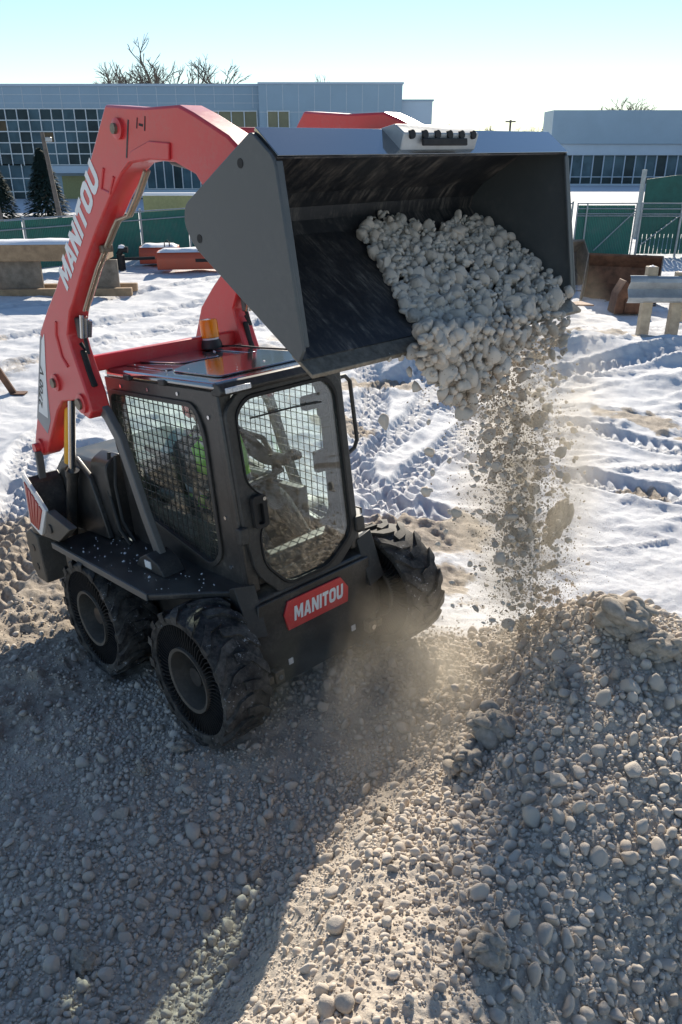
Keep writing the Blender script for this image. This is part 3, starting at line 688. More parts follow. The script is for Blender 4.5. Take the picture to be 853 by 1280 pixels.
# bits of snow and grit lying on the decks and roof
_cr = [(random.uniform(-.3, 1.15), random.choice((-1, 1)) * random.uniform(.50, .84), .887) for _ in range(150)] + [(random.uniform(.1, 1.3), random.uniform(-.4, .4), 2.116) for _ in range(16)]
_cr = np.array([p for p in _cr if p[2] > 2 or abs(p[1]) < 1.75 - .95 * max(p[0], .92)])
_o = joined_stones('crumbs', _cr, np.clip(np.exp(rng.normal(math.log(.0048), .5, len(_cr))), .002, .013), ST1, M['silver_snow'], parent=L)
# inside the cab
part('cab_floor', MB().box((.70, 0, .80), (1.15, .84, .03)), M['trim'], L)
st = part('seat', MB().xz(rounded([(.12, .94), (.12, 1.08), (.62, 1.10), (.64, .94)], .05), -.25, .25), M['seat'], L, .03)
part('backrest', MB().xz(rounded([(.04, 1.05), (.02, 1.44), (.11, 1.46), (.20, 1.08)], .04), -.19, .19), M['seat'], st, .03)
for s in (-1, 1):
    part('armrest', MB().box((.45, .33 * s, 1.24), (.42, .09, .06)), M['seat'], L, .02)
    jy = part('joystick', MB().tube([(.68, .33 * s, 1.25), (.70, .32 * s, 1.34), (.70, .31 * s, 1.42)], [.018, .022, .026], 8), M['rubber'], L, smooth=True)
    part('side_console', MB().box((.55, .37 * s, 1.04), (.75, .09, .32)), M['trim'], L, .02)
lb = part('lap_bar', MB().tube([(.15, .33, 1.55), (.55, .36, 1.50), (.80, .30, 1.32), (.82, 0, 1.30), (.80, -.30, 1.32), (.55, -.36, 1.50), (.15, -.33, 1.55)], .02, 8), M['rubber'], L, smooth=True)
part('display', MB().box((1.22, .31, 1.45), (.05, .10, .14)), M['rubber'], L, .012)
part('pedal_panel', MB().box((1.20, 0, .90), (.12, .75, .16)), M['trim'], L, .02)

# wheels
def tyre_meshes():
    Ro, hw = .405, .155
    band = MB().lathe([(Ro - .055, -hw + .012), (Ro - .010, -hw), (Ro, -hw + .03), (Ro + .004, 0), (Ro, hw - .03), (Ro - .010, hw), (Ro - .055, hw - .012)], (0, 0, 0), 'y', 64)
    n = 16
    for k in range(n):
        for s in (-1, 1):
            a0 = 2 * math.pi * (k + (.5 if s > 0 else 0)) / n
            pts = [(hw + .004, .060, -.045), (hw - .012, .070, -.030), (.108, .062, .010), (.070, .052, .062), (.022, .058, .074), (-.020, .048, .084)]
            vs, fs = [], []
            for (yy, wd, da) in pts:
                for off in (-wd / 2, wd / 2):
                    ang = a0 + (da + off) / Ro
                    edge = yy > hw - .005
                    for r_ in (Ro - .012 - (.02 if edge else 0), Ro + (.026 if not edge else .016)): vs.append((r_ * math.cos(ang), yy * s, r_ * math.sin(ang)))
            for i in range(len(pts) - 1):
                b = 4 * i; fs += [(b + 1, b + 3, b + 7, b + 5), (b, b + 1, b + 5, b + 4), (b + 2, b + 6, b + 7, b + 3)]
            e = 4 * (len(pts) - 1); fs += [(0, 2, 3, 1), (e, e + 1, e + 3, e + 2)]
            band.add(vs, fs)
    me = band.mesh('tyre'); me.materials.append(M['tyre']); smooth_by_angle(me, 35)
    sp = MB(); ns = 68
    for k in range(ns):
        a = 2 * math.pi * k / ns
        pts = []
        for r_, da in ((.20, 0), (.235, .05), (.29, .075), (.352, .02)):
            pts.append((r_ * math.cos(a + da), 0, r_ * math.sin(a + da)))
        vs, fs = [], []
        for i, p in enumerate(pts):
            t = np.array([-math.sin(a), 0, math.cos(a)]) * .0022
            for yy in (-hw + .02, hw - .02):
                vs += [(p[0] + t[0], yy, p[2] + t[2]), (p[0] - t[0], yy, p[2] - t[2])]
        for i in range(3):
            b = 4 * i; fs += [(b, b + 4, b + 6, b + 2), (b + 1, b + 3, b + 7, b + 5), (b, b + 1, b + 5, b + 4), (b + 2, b + 6, b + 7, b + 3)]
        sp.add(vs, fs)
    ms = sp.mesh('spokes'); ms.materials.append(M['rubber']); smooth_by_angle(ms, 60)
    rim = MB().lathe([(.185, -hw + .01), (.205, -hw + .005), (.208, 0), (.205, hw - .005), (.185, hw - .01), (.178, 0)], (0, 0, 0), 'y', 48)
    mr = rim.mesh('rim'); mr.materials.append(M['dusty']); smooth_by_angle(mr, 35)
    hub = MB().lathe([(.001, -.03), (.17, -.02), (.18, .0), (.17, .02), (.001, .03)], (0, 0, 0), 'y', 40).lathe([(.001, -.095), (.06, -.095), (.075, -.03), (.001, -.03)], (0, 0, 0), 'y', 24)
    for k in range(8):
        a = 2 * math.pi * k / 8; hub.lathe([(.001, -.05), (.013, -.05), (.013, -.02), (.001, -.02)], (.115 * math.cos(a), 0, .115 * math.sin(a)), 'y', 8)
    mh = hub.mesh('hub'); mh.materials.append(M['black']); smooth_by_angle(mh, 35)
    return me, ms, mr, mh
TM = tyre_meshes()
for wx in (0, 1.26):
    for wy in (-.755, .755):
        w = bpy.data.objects.new('wheel', None); COL.objects.link(w); w.parent = L; w.location = (wx, wy, .43); w.rotation_euler = (0, random.uniform(0, 6), math.pi if wy > 0 else 0); w.empty_display_size = .1
        for nm, me in zip(('tyre', 'spokes', 'rim', 'hub'), TM): link(nm, me, None, w)
    part('axle', MB().tube([(wx, -.64, .43), (wx, .64, .43)], .07, 16), M['black'], L, smooth=True)

# lift arms
ARM = [(1.08, 3.49), (.53, 3.03), (.08, 2.65), (-.12, 2.52), (-.32, 2.37), (-.70, 1.77), (-.86, 1.56), (-.85, 1.48), (-.76, 1.45), (-.66, 1.50), (-.32, 1.83), (-.2, 1.91), (.01, 1.94),
       (.09, 1.85), (.17, 1.83), (.23, 1.88), (.21, 1.99), (.12, 2.26), (.10, 2.36), (.20, 2.50), (.27, 2.55), (.49, 2.74), (.76, 2.94), (.97, 3.08), (1.12, 3.17), (1.24, 3.21), (1.41, 3.205),
       (1.62, 3.17), (1.78, 3.10), (1.86, 3.00), (1.90, 2.88), (1.955, 2.87), (1.97, 2.985), (2.06, 3.03), (2.15, 3.07), (2.16, 3.13), (2.05, 3.22), (1.82, 3.34), (1.72, 3.385), (1.44, 3.42)]
adir = Vector((.97, .80)).normalized(); aup = Vector((-adir.y, adir.x))
for s in (-1, 1):
    arm = part('lift_arm', MB().xz(ARM, .565 * s, .70 * s), M['red'], L, .012, label='red lift arm, the one lettered MANITOU' if s < 0 else 'red lift arm behind the cab roof')
    yo = .7005 * s; n = (0, s, 0)
    # raised edge creases
    part('crease', MB().tube([(.96, yo, 3.22), (.90, yo, 3.13), (.98, yo, 3.10), (1.05, yo, 3.17)], .008, 6), M['red'], arm, smooth=True)
    part('crease', MB().tube([(-.02, yo, 2.44), (-.06, yo, 2.36), (-.04, yo, 2.22), (.02, yo, 2.16)], .011, 6), M['red'], arm, smooth=True)
    part('arch_plate', MB().xz([(1.14, 3.18), (1.24, 3.215), (1.41, 3.21), (1.60, 3.18), (1.62, 3.25), (1.45, 3.28), (1.28, 3.26)], .6985 * s, .712 * s), M['red'], arm, .005)
    for px_, pz_, r_ in ((-.76, 1.525, .042), (-.22, 2.04, .040), (.12, 1.93, .046), (1.18, 3.37, .030)):
        bs = part('pin_boss', MB().lathe([(.001, .69 * s), (r_ + .018, .69 * s), (r_ + .018, .715 * s), (r_, .72 * s), (.001, .72 * s)], (px_, 0, pz_), 'y', 20), M['red'], arm, smooth=True)
        part('pin', MB().lathe([(.001, .71 * s), (r_ * .8, .71 * s), (r_ * .8, (.755 if px_ < -.5 else .735) * s), (.001, (.755 if px_ < -.5 else .735) * s)], (px_, 0, pz_), 'y', 16), M['red'] if px_ < -.5 else M['pin'], bs, smooth=True)
    # slot on the forward face, hydraulic lines and couplers
    fdir = Vector((.12 - .21, 2.26 - 1.99)).normalized()
    part('slot', MB().bar([(.205, .632 * s, 2.03), (.165, .632 * s, 2.12), (.135, .632 * s, 2.26)], .042, .02, (1, 0, 0)), M['rubber'], arm, .01)
    for yy in (.605, .628):
        part('hydraulic_line', MB().tube([(.25, yy * s, 2.50), (.30, yy * s, 2.545), (.52, yy * s, 2.735), (.79, yy * s, 2.93), (.86, yy * s, 2.975), (.93, (yy - .03) * s, 2.99), (1.06, (yy - .03) * s, 3.08), (1.20, (yy - .02) * s, 3.18)], .009, 8), M['tan_hose'], arm, smooth=True)
    part('line_clamp', MB().box((.66, .616 * s, 2.84), (.04, .07, .04)), M['pin'], arm, .006)
    cp_ = part('coupler_block', MB().box((.19, .63 * s, 2.40), (.06, .07, .13)), M['black'], arm, .01)
    for k in range(3): part('coupler', MB().tube([(.21, (.605 + .025 * k) * s, 2.34), (.26, (.605 + .025 * k) * s, 2.44 + .02 * k)], .013, 8), M['steel'], cp_, smooth=True)
    part('hose', MB().tube([(.17, .62 * s, 2.36), (.20, .63 * s, 2.24), (.14, .64 * s, 2.30)], .013, 8), M['rubber_hose'], arm, smooth=True)
    # rear decal
    dec = [(-.145, 2.475), (-.335, 2.335), (-.70, 1.755), (-.55, 1.72), (-.37, 1.83), (-.30, 2.20), (-.20, 2.36)]
    dg_ = part('decal', MB().xz([(-.30, 2.35), (-.335, 2.335), (-.71, 1.745), (-.575, 1.645), (-.47, 1.75)], .7002 * s, .7016 * s), M['decal_grey'], arm)
    part('decal_band', MB().xz([(-.25, 2.36), (-.315, 2.315), (-.645, 1.80), (-.505, 1.765)], .7016 * s, .7028 * s), M['white'], arm)
    if s < 0:
        t0 = Vector((-.565, 1.83)); d2 = Vector((.33, .515)).normalized(); u2 = Vector((-d2.y, d2.x))
        lettering('lettering', '2700 V', (t0.x, -.7030, t0.y), (d2.x, 0, d2.y), (u2.x, 0, u2.y), .34, .055, (0, -1, 0), M['trim'], arm, .02, .1)
        o_ = Vector((.235, 2.622)); block_lettering('lettering', 'MANITOU', (o_.x, -.7005, o_.y), (adir.x, 0, adir.y), (aup.x, 0, aup.y), .88, .135, (0, -1, 0), M['white'], arm)
        q_ = Vector((1.215, 3.155)); u3 = Vector((.06, .20)).normalized(); v3 = Vector((-u3.y, u3.x))
        part('warning_mark', MB().xz([(1.365, 3.39), (1.372, 3.388), (1.352, 3.345), (1.345, 3.348)], -.7003, -.7015).xz([(1.435, 3.385), (1.443, 3.383), (1.420, 3.325), (1.412, 3.328)], -.7003, -.7015).xz([(1.375, 3.365), (1.41, 3.355), (1.405, 3.345), (1.37, 3.355)], -.7003, -.7015), M['rubber'], arm)
        part('warning_strip', MB().xz([(1.278, 3.395), (1.290, 3.39), (1.215, 3.235), (1.203, 3.24)], -.7003, -.7015), M['trim'], arm)
    # lift cylinder
    cyl = part('lift_cylinder', MB().tube([(-.66, .66 * s, .80), (-.385, .66 * s, 1.38)], .042, 16), M['black'], L, smooth=True)
    part('rod', MB().tube([(-.39, .66 * s, 1.37), (-.13, .66 * s, 1.93)], .026, 14), M['steel'], cyl, smooth=True)
    part('gland', MB().tube([(-.40, .66 * s, 1.35), (-.375, .66 * s, 1.40)], .050, 16), M['black'], cyl, smooth=True)
    part('arm_stop', MB().tube([(-.30, .615 * s, 1.86), (-.52, .615 * s, 1.42)], .035, 10), M['yellow'], L, smooth=True, label='yellow lift arm safety stop')
    part('tail_link', MB().bar([(-.74, .735 * s, 1.50), (-.80, .735 * s, 1.20), (-.78, .735 * s, .95)], .03, .055, (0, 1, 0)), M['grey_link'], L, .006)
    # curved front link
    pts = [(.10, 1.93), (.24, 1.85), (.36, 1.70), (.44, 1.45), (.52, 1.20), (.63, .93)]; hw = .040
    A_, B_ = [], []
    for i, p in enumerate(pts):
        t = (Vector(pts[min(i + 1, 5)]) - Vector(pts[max(i - 1, 0)])).normalized(); n2 = Vector((-t.y, t.x))
        A_.append(tuple((Vector(p) + n2 * hw)[:])); B_.append(tuple((Vector(p) - n2 * hw)[:]))
    fl = part('front_link', MB().xz(A_ + B_[::-1], .575 * s, .625 * s), M['grey_link'], L, .008)
    part('pivot', MB().lathe([(.001, .56 * s), (.045, .56 * s), (.045, .64 * s), (.001, .64 * s)], (.62, 0, .945), 'y', 16), M['black'], fl, smooth=True)
    # tilt cylinder along the boom
    part('tilt_cylinder', MB().tube([(1.35, .52 * s, 3.22), (1.75, .52 * s, 3.12)], .038, 12).tube([(1.75, .52 * s, 3.12), (2.03, .52 * s, 3.05)], .022, 10), M['black'], L, smooth=True)
part('cross_tube', MB().bar([(.03, -.575, 2.15), (.03, .575, 2.15)], .085, .10), M['red'], L, .012)
part('cross_tube', MB().bar([(1.62, -.575, 3.25), (1.62, .575, 3.25)], .12, .12), M['red'], L, .012)
part('coupler_plate', MB().xz([(1.975, 2.86), (1.95, 2.88), (1.97, 3.0), (2.30, 3.14), (2.30, 3.115), (2.0, 2.985)], -.55, .55), M['black'], L, .006)

# bucket
SIDE = rounded([(2.50, 3.17), (2.615, 3.07), (2.665, 2.41), (2.63, 2.365), (2.03, 2.81), (1.985, 2.90), (2.01, 2.97)], [.02, .03, .01, .01, .06, .03, .03], 3)
bk = thing('bucket', '', ''); bk.parent = L
for k in ('label', 'category'): del bk[k]
bk['label'] = 'dark grey bucket tipped forward and spilling gravel'
prof = [(2.60, 3.068), (2.505, 3.155), (2.47, 3.145), (2.10, 2.985), (2.035, 2.93), (2.015, 2.875), (2.055, 2.815), (2.64, 2.375)]
th = .014; off = []
for i, p in enumerate(prof):
    t = (Vector(prof[min(i + 1, len(prof) - 1)]) - Vector(prof[max(i - 1, 0)])).normalized(); off.append(tuple((Vector(p) + Vector((t.y, -t.x)) * th)[:]))
part('shell', MB().xz(prof + off[::-1], -.905, .905), M['bucket_in'], bk)
for s in (-1, 1):
    sd = part('side_wall', MB().xz(SIDE, .906 * s, .922 * s), M['bucket'], bk, .004)
    part('edge_strip', MB().bar([(2.612, .900 * s, 3.06), (2.655, .900 * s, 2.42)], .030, .012, (1, 0, 0)), M['bucket'], sd, .003)
    for hx, hz in ((2.42, 3.075), (2.085, 2.835)): part('hole', MB().lathe([(.001, .920 * s), (.017, .920 * s), (.017, .924 * s), (.001, .924 * s)], (hx, 0, hz), 'y', 14), M['rubber'], sd)
part('cutting_edge', MB().xz([(2.60, 2.40), (2.70, 2.325), (2.695, 2.308), (2.585, 2.388)], -.918, .918), M['pin'], bk, .003)
part('top_lip', MB().xz([(2.498, 3.172), (2.612, 3.072), (2.622, 3.076), (2.51, 3.182)], -.905, .905), M['gloss'], bk, .002)
sg = part('step_grip', MB().xz([(2.50, 3.185), (2.58, 3.19), (2.63, 3.15), (2.60, 3.085), (2.56, 3.12)], -.27, .20), M['galv'], bk, .005)
for k in range(6): part('hole', MB().lathe([(.001, 2.60), (.017, 2.60), (.017, 2.634), (.001, 2.634)], (0, -.225 + .077 * k, 3.146), 'x', 14), M['rubber'], sg)
part('hand_slot', MB().bar([(2.633, -.17, 3.118), (2.633, .11, 3.118)], .012, .028), M['rubber'], sg, .004)

# ------------------------------------------------------------------ the driver
def skin_body(name, J, E_, m, parent=None, sub=2, root=0):
    me = bpy.data.meshes.new(name); me.from_pydata([j[0] for j in J], E_, []); me.update()
    o = link(name, me, m, parent); md = o.modifiers.new('skin', 'SKIN'); md.use_smooth_shade = True
    if not me.skin_vertices: me.skin_vertices.new()
    for i, j in enumerate(J):
        me.skin_vertices[0].data[i].radius = j[1] if isinstance(j[1], tuple) else (j[1], j[1])
    me.skin_vertices[0].data[root].use_root = True
    s_ = o.modifiers.new('sub', 'SUBSURF'); s_.levels = sub; s_.render_levels = sub
    return o
dv = thing('person', 'driver in green hi-vis vest and dark jacket seated inside the loader cab', 'person')
_D = m2w((.16, .03, .03)); dv.matrix_world = Matrix(((*WM[0], _D[0]), (*WM[1], _D[1]), (*WM[2], _D[2]), (0, 0, 0, 1)))
J = [((.28, 0, 1.12), (.17, .15)), ((.25, 0, 1.30), (.17, .13)), ((.22, 0, 1.47), (.19, .13)), ((.21, 0, 1.57), (.09, .08)), ((.22, -.03, 1.65), .06),
     ((.23, -.22, 1.51), .075), ((.40, -.30, 1.34), .058), ((.62, -.31, 1.36), .045), ((.69, -.31, 1.38), .035),
     ((.23, .22, 1.51), .075), ((.44, .30, 1.34), .058), ((.66, .30, 1.36), .045), ((.72, .30, 1.38), .035),
     ((.32, -.11, 1.14), .10), ((.72, -.15, 1.16), .080), ((.98, -.16, .90), .055), ((1.08, -.16, .86), .045),
     ((.32, .11, 1.14), .10), ((.72, .15, 1.16), .080), ((.98, .16, .90), .055), ((1.08, .16, .86), .045)]
skin_body('body', J, [(0, 1), (1, 2), (2, 3), (3, 4), (2, 5), (5, 6), (6, 7), (7, 8), (2, 9), (9, 10), (10, 11), (11, 12), (0, 13), (13, 14), (14, 15), (15, 16), (0, 17), (17, 18), (18, 19), (19, 20)], M['cloth'], dv)
# vest: an open shell over the torso with tape
def ring(z, cx, a, b, n=28): return [(cx + a * math.copysign(abs(math.cos(2 * math.pi * k / n)) ** .6, math.cos(2 * math.pi * k / n)), b * math.copysign(abs(math.sin(2 * math.pi * k / n)) ** .6, math.sin(2 * math.pi * k / n)), z) for k in range(n)]
lv = [(1.10, .275, .165, .205), (1.25, .26, .165, .215), (1.40, .24, .16, .235), (1.52, .225, .135, .215), (1.575, .22, .09, .12)]
vs = [p for q in lv for p in ring(*q)]; fs = [(i * 28 + k, i * 28 + (k + 1) % 28, (i + 1) * 28 + (k + 1) % 28, (i + 1) * 28 + k) for i in range(4) for k in range(28)]
vest = part('vest', MB().add(vs, fs), M['vest'], dv, smooth=True)
vs = [p for z_, cx, a, b in ((1.20, .266, .170, .218), (1.26, .259, .170, .222)) for p in ring(z_, cx, a, b)]
part('tape', MB().add(vs, [(k, (k + 1) % 28, 28 + (k + 1) % 28, 28 + k) for k in range(28)]), M['silver'], vest, smooth=True)
for s in (-1, 1): part('tape', MB().bar([(.40, .11 * s, 1.26), (.405, .11 * s, 1.40), (.355, .11 * s, 1.53), (.24, .12 * s, 1.58), (.10, .12 * s, 1.50), (.075, .12 * s, 1.26)], .05, .012, (0, 0, 1) if False else (1, 0, .3)), M['silver'], vest)
# head
bm = bmesh.new(); bmesh.ops.create_uvsphere(bm, u_segments=24, v_segments=18, radius=1)
for v in bm.verts:
    x, y, z = v.co
    q = 1. - .12 * max(0, -z)
    v.co = Vector((x * .100 * q + (.012 if z < -.2 and x > 0 else 0), y * .078 * (1 - .18 * max(0, -z)), z * .122))
    if x > .9 and -.35 < z < .05: v.co.x += .022 * (1 - abs(y) * 2.5)
    if x > .7 and abs(z) < .22 and .25 < abs(y) < .6: v.co.x -= .008
me = bpy.data.meshes.new('head'); bm.to_mesh(me); bm.free(); me.polygons.foreach_set('use_smooth', np.ones(len(me.polygons), bool))
hdo = link('head', me, M['skin'], dv, (.235, -.03, 1.735)); hdo.rotation_euler = (0, R(8), R(-18))
for s in (-1, 1):
    part('ear', MB().lathe([(.001, -.008), (.020, -.008), (.024, .0), (.020, .008), (.001, .008)], (-.005, .078 * s, .0), 'y', 12), M['skin'], hdo, smooth=True)
    part('eye', MB().lathe([(.001, 0), (.010, 0), (.010, .006), (.001, .006)], (.088, .032 * s, .018), 'x', 10), M['rubber'], hdo)
part('mouth', MB().box((.094, 0, -.058), (.008, .042, .006)), M['tail_red'], hdo)
hat = MB(); lv = [(.02, .108, .086), (.07, .106, .084), (.11, .086, .068), (.135, .045, .035), (.142, .003, .003)]
vs = [(a * math.cos(2 * math.pi * k / 24), b * math.sin(2 * math.pi * k / 24), z_) for z_, a, b in lv for k in range(24)]
hat.add(vs, [(i * 24 + k, i * 24 + (k + 1) % 24, (i + 1) * 24 + (k + 1) % 24, (i + 1) * 24 + k) for i in range(4) for k in range(24)])
part('knit_hat', hat, M['cloth'], hdo, smooth=True)
for s in (-1, 1):
    hp = MB().tube([(.69, .31 * s, 1.385), (.74, .31 * s, 1.41), (.76, .31 * s, 1.42)], [.036, .040, .030], 10)
    for k in range(4): hp.tube([(.755, (.285 + .018 * k) * s, 1.425), (.785, (.285 + .018 * k) * s, 1.415), (.785, (.285 + .018 * k) * s, 1.39), (.765, (.285 + .018 * k) * s, 1.378)], .0095, 6)
    hp.tube([(.72, .285 * s, 1.40), (.735, .265 * s, 1.395), (.755, .270 * s, 1.385)], .010, 6)
    part('glove', hp, M['cloth'], dv, smooth=True)

# ------------------------------------------------------------------ gravel in the bucket and falling from it
WMi = WM.T
def px_on_mplane(px, py, p0, nrm):
    # ray through a photo pixel against a plane given in the machine frame
    o = (np.array([0, 0, CAMH]) - WO) @ WM; d = ray(px, py) @ WM
    t = ((np.array(p0) - o) @ np.array(nrm)) / (d @ np.array(nrm)); return o + d * t
FLN = np.array([.60, 0, .80]); FLN = np.array([2.055 - 2.64, 0, 2.815 - 2.375]); FLN = np.array([-FLN[2] * -1, 0, -FLN[0]]); FLN = FLN / np.linalg.norm(FLN)
HEAP = [(445, 292), (470, 275), (505, 284), (545, 292), (575, 278), (610, 280), (640, 266), (662, 300), (690, 340), (712, 372), (690, 392), (610, 412), (570, 420), (528, 428), (505, 395), (478, 345)]
pts, rads = [], []
tries = 0
while len(pts) < 2300 and tries < 60000:
    tries += 1
    u, v = random.uniform(440, 715), random.uniform(262, 440)
    if not in_poly(u, v, HEAP): continue
    P = px_on_mplane(u, v, (2.64, 0, 2.375), FLN)
    if abs(P[1]) > .88 or P[0] > 2.70: continue
    edge = min(1, (P[1] + .30) / .5) if P[1] < .2 else 1
    lift = random.uniform(0, .05) * max(.15, edge)
    pts.append(P + FLN * (lift + .012)); rads.append(float(np.clip(math.exp(random.gauss(math.log(.0138), .55)), .005, .042)))
pts, rads = np.array(pts), np.array(rads); pw = pts @ WM.T + WO
lift_rank = np.argsort(-(rads + (pts @ FLN - (np.array([2.64, 0, 2.375]) @ FLN)) * .25)); lone = set(lift_rank[:170].tolist())
for i in lone: lone_stone('loaded_stone', pw[i], rads[i], '%s stone sliding down with the load inside the tipped bucket', 'stone', 'stones inside the tipped bucket')
rest = np.array([i for i in range(len(pts)) if i not in lone])
joined_stones('bucket_load', pw[rest], rads[rest], ST2, M['stone'], 'dusty gravel load sliding out of the tipped bucket', 'gravel')

EDGE0, EDGE1 = m2w((2.69, -.92, 2.32)), m2w((2.69, .92, 2.32))
EN = np.array([-(EDGE1 - EDGE0)[1], (EDGE1 - EDGE0)[0], 0.]); EN /= np.linalg.norm(EN)
def px_fall(px, py, jit=0.):
    # a point below the cutting edge: on the upright plane through the edge
    o = np.array([0, 0, CAMH]); d = ray(px, py); t = ((EDGE0 - EN * jit - o) @ EN) / (d @ EN); return o + d * t
def in_stream(v):
    t = (v - 420) / 350
    if t < .25: c, w = 615 + 60 * t, 95 - 90 * t
    else: c, w = 640 + 36 * (t - .25), 74 - 26 * (t - .25)
    return c, w
fal, fr = [], []
for _ in range(950):
    v = 425 + 365 * random.random() ** 1.05; c, w = in_stream(v); u = random.gauss(c, w * .46)
    if u < 470 or u > 735: continue
    fal.append(px_fall(u, v, random.gauss(0, .10))); fr.append(float(np.clip(math.exp(random.gauss(math.log(.013), .50)), .004, .038)))
# dense mass leaving the lip
for _ in range(900):
    u, v = random.gauss(575, 30), 408 + abs(random.gauss(0, 42))
    if v > 520 or u < 525 or u > 650 or (v - 408) > 120 - abs(u - 585) * 1.1: continue
    fal.append(px_fall(u, v, random.uniform(-.02, .16))); fr.append(float(np.clip(math.exp(random.gauss(math.log(.021), .36)), .008, .042)))
for _ in range(420):
    u, v = random.uniform(545, 712), 392 + abs(random.gauss(0, 34)) ; 
    if v < 384 + (712 - u) * .14: continue
    fal.append(px_fall(u, v, random.uniform(-.02, .10))); fr.append(float(np.clip(math.exp(random.gauss(math.log(.016), .4)), .006, .032)))
for u, v, r in ((515, 440, .050), (487, 447, .026), (502, 446, .024), (512, 465, .030), (520, 484, .032), (534, 461, .026), (480, 527, .040), (537, 565, .036), (532, 615, .034), (548, 680, .020), (566, 757, .024), (565, 728, .022), (536, 528, .022), (595, 760, .034),
                (570, 860, .036), (584, 860, .03), (700, 432, .018), (690, 418, .018), (705, 440, .014), (722, 455, .014), (735, 705, .020), (612, 545, .05), (622, 583, .05), (625, 692, .034), (600, 640, .026), (648, 530, .036), (672, 560, .03), (655, 610, .03), (588, 705, .026), (650, 690, .026), (562, 640, .02), (600, 805, .03), (640, 760, .032), (655, 775, .03)):
    fal.append(px_fall(u, v, 0)); fr.append(r * .8)
fal, fr = np.array(fal), np.array(fr)
hz = ground_h(fal[:, 0], fal[:, 1]); k_ = fal[:, 2] > hz + .01; fal, fr = fal[k_], fr[k_]
order = np.argsort(-fr); lone = order[:230]
for i in lone: lone_stone('falling_stone', fal[i], fr[i], '%s stone in mid-air falling from the bucket to the heap', 'stone', 'stones falling out of the bucket')
joined_stones('falling_gravel', fal[order[230:]], fr[order[230:]], ST1, M['stone'], 'fine gravel falling in a curtain from the bucket edge', 'gravel')
# fine grains in the curtain
n = 15000; v = 430 + 372 * rng.random(n); tt = (v - 420) / 350; c_ = np.where(tt < .25, 615 + 20 * tt, 640 + 40 * (tt - .25)); w_ = np.where(tt < .25, 80 - 60 * tt, 66 - 10 * (tt - .25)); u = c_ + rng.normal(0, .5, n) * w_
G = np.array([px_fall(a, b, j) for a, b, j in zip(u, v, rng.normal(0, .10, n))]); G = G[G[:, 2] > ground_h(G[:, 0], G[:, 1])]
joined_stones('falling_grit', G, np.clip(np.exp(rng.normal(math.log(.0028), .45, len(G))), .0012, .008), ST1, M['grit'], 'sandy grit falling below the bucket in a thin veil', 'grit')
P = px_fall(697, 652); clod(P, .085, 'falling_clod', 'large dark clod of frozen gravel dropping beside the curtain of stones', None, (.85, .85, 1.9)); del_ = None
P = px_fall(575, 470, .05); clod(P, .09, 'falling_clod', 'rounded mass of stuck gravel just leaving the bucket lip', None, (1.1, .8, 1.2))

# ------------------------------------------------------------------ dust
def dust(name, c, rad, dens, label, scale=2.2, col=(.95, .86, .72), power=1.2):
    bm = bmesh.new(); bmesh.ops.create_icosphere(bm, subdivisions=3, radius=1.); me = bpy.data.meshes.new(name); bm.to_mesh(me); bm.free()
    t = NT(name); t.t.nodes.remove(t.out); t.out = t.n('ShaderNodeOutputMaterial')
    co = t.obj(); ln = t.n('ShaderNodeVectorMath', operation='LENGTH'); t.l(co, ln.inputs[0])
    fall = t.math('POWER', t.math('MAXIMUM', t.math('SUBTRACT', 1., ln.outputs['Value']), 0.), power)
    mpn = t.n('ShaderNodeMapping'); mpn.inputs['Scale'].default_value = (1, 1, .35 if power > 1.1 and rad[2] > 1 else 1); t.l(t.gen(), mpn.inputs[0])
    nz = t.ramp(t.noise(scale, 5, .6, mpn.outputs[0]), [(.36, (0, 0, 0)), (.70, (1, 1, 1))])
    d = t.math('MULTIPLY', t.math('MULTIPLY', fall, nz), dens)
    pv = t.n('ShaderNodeVolumePrincipled'); pv.inputs['Color'].default_value = (*col, 1); pv.inputs['Anisotropy'].default_value = .35
    t.l(d, pv.inputs['Density']); t.l(pv.outputs[0], t.out.inputs['Volume'])
    o = link(name, me, t.m, None, c); o.scale = rad; o['label'] = label; o['category'] = 'dust'; o['kind'] = 'stuff'; return o
dust('dust_curtain', px_fall(660, 610), (.50, .42, 1.30), 9.0, 'tan dust hanging along the falling curtain of gravel', 3.0)
dust('dust_cloud', on_z(570, 850, .50), (1.75, 1.0, .52), 2.6, 'pale dust drifting over the gravel in front of the loader', 2.2)

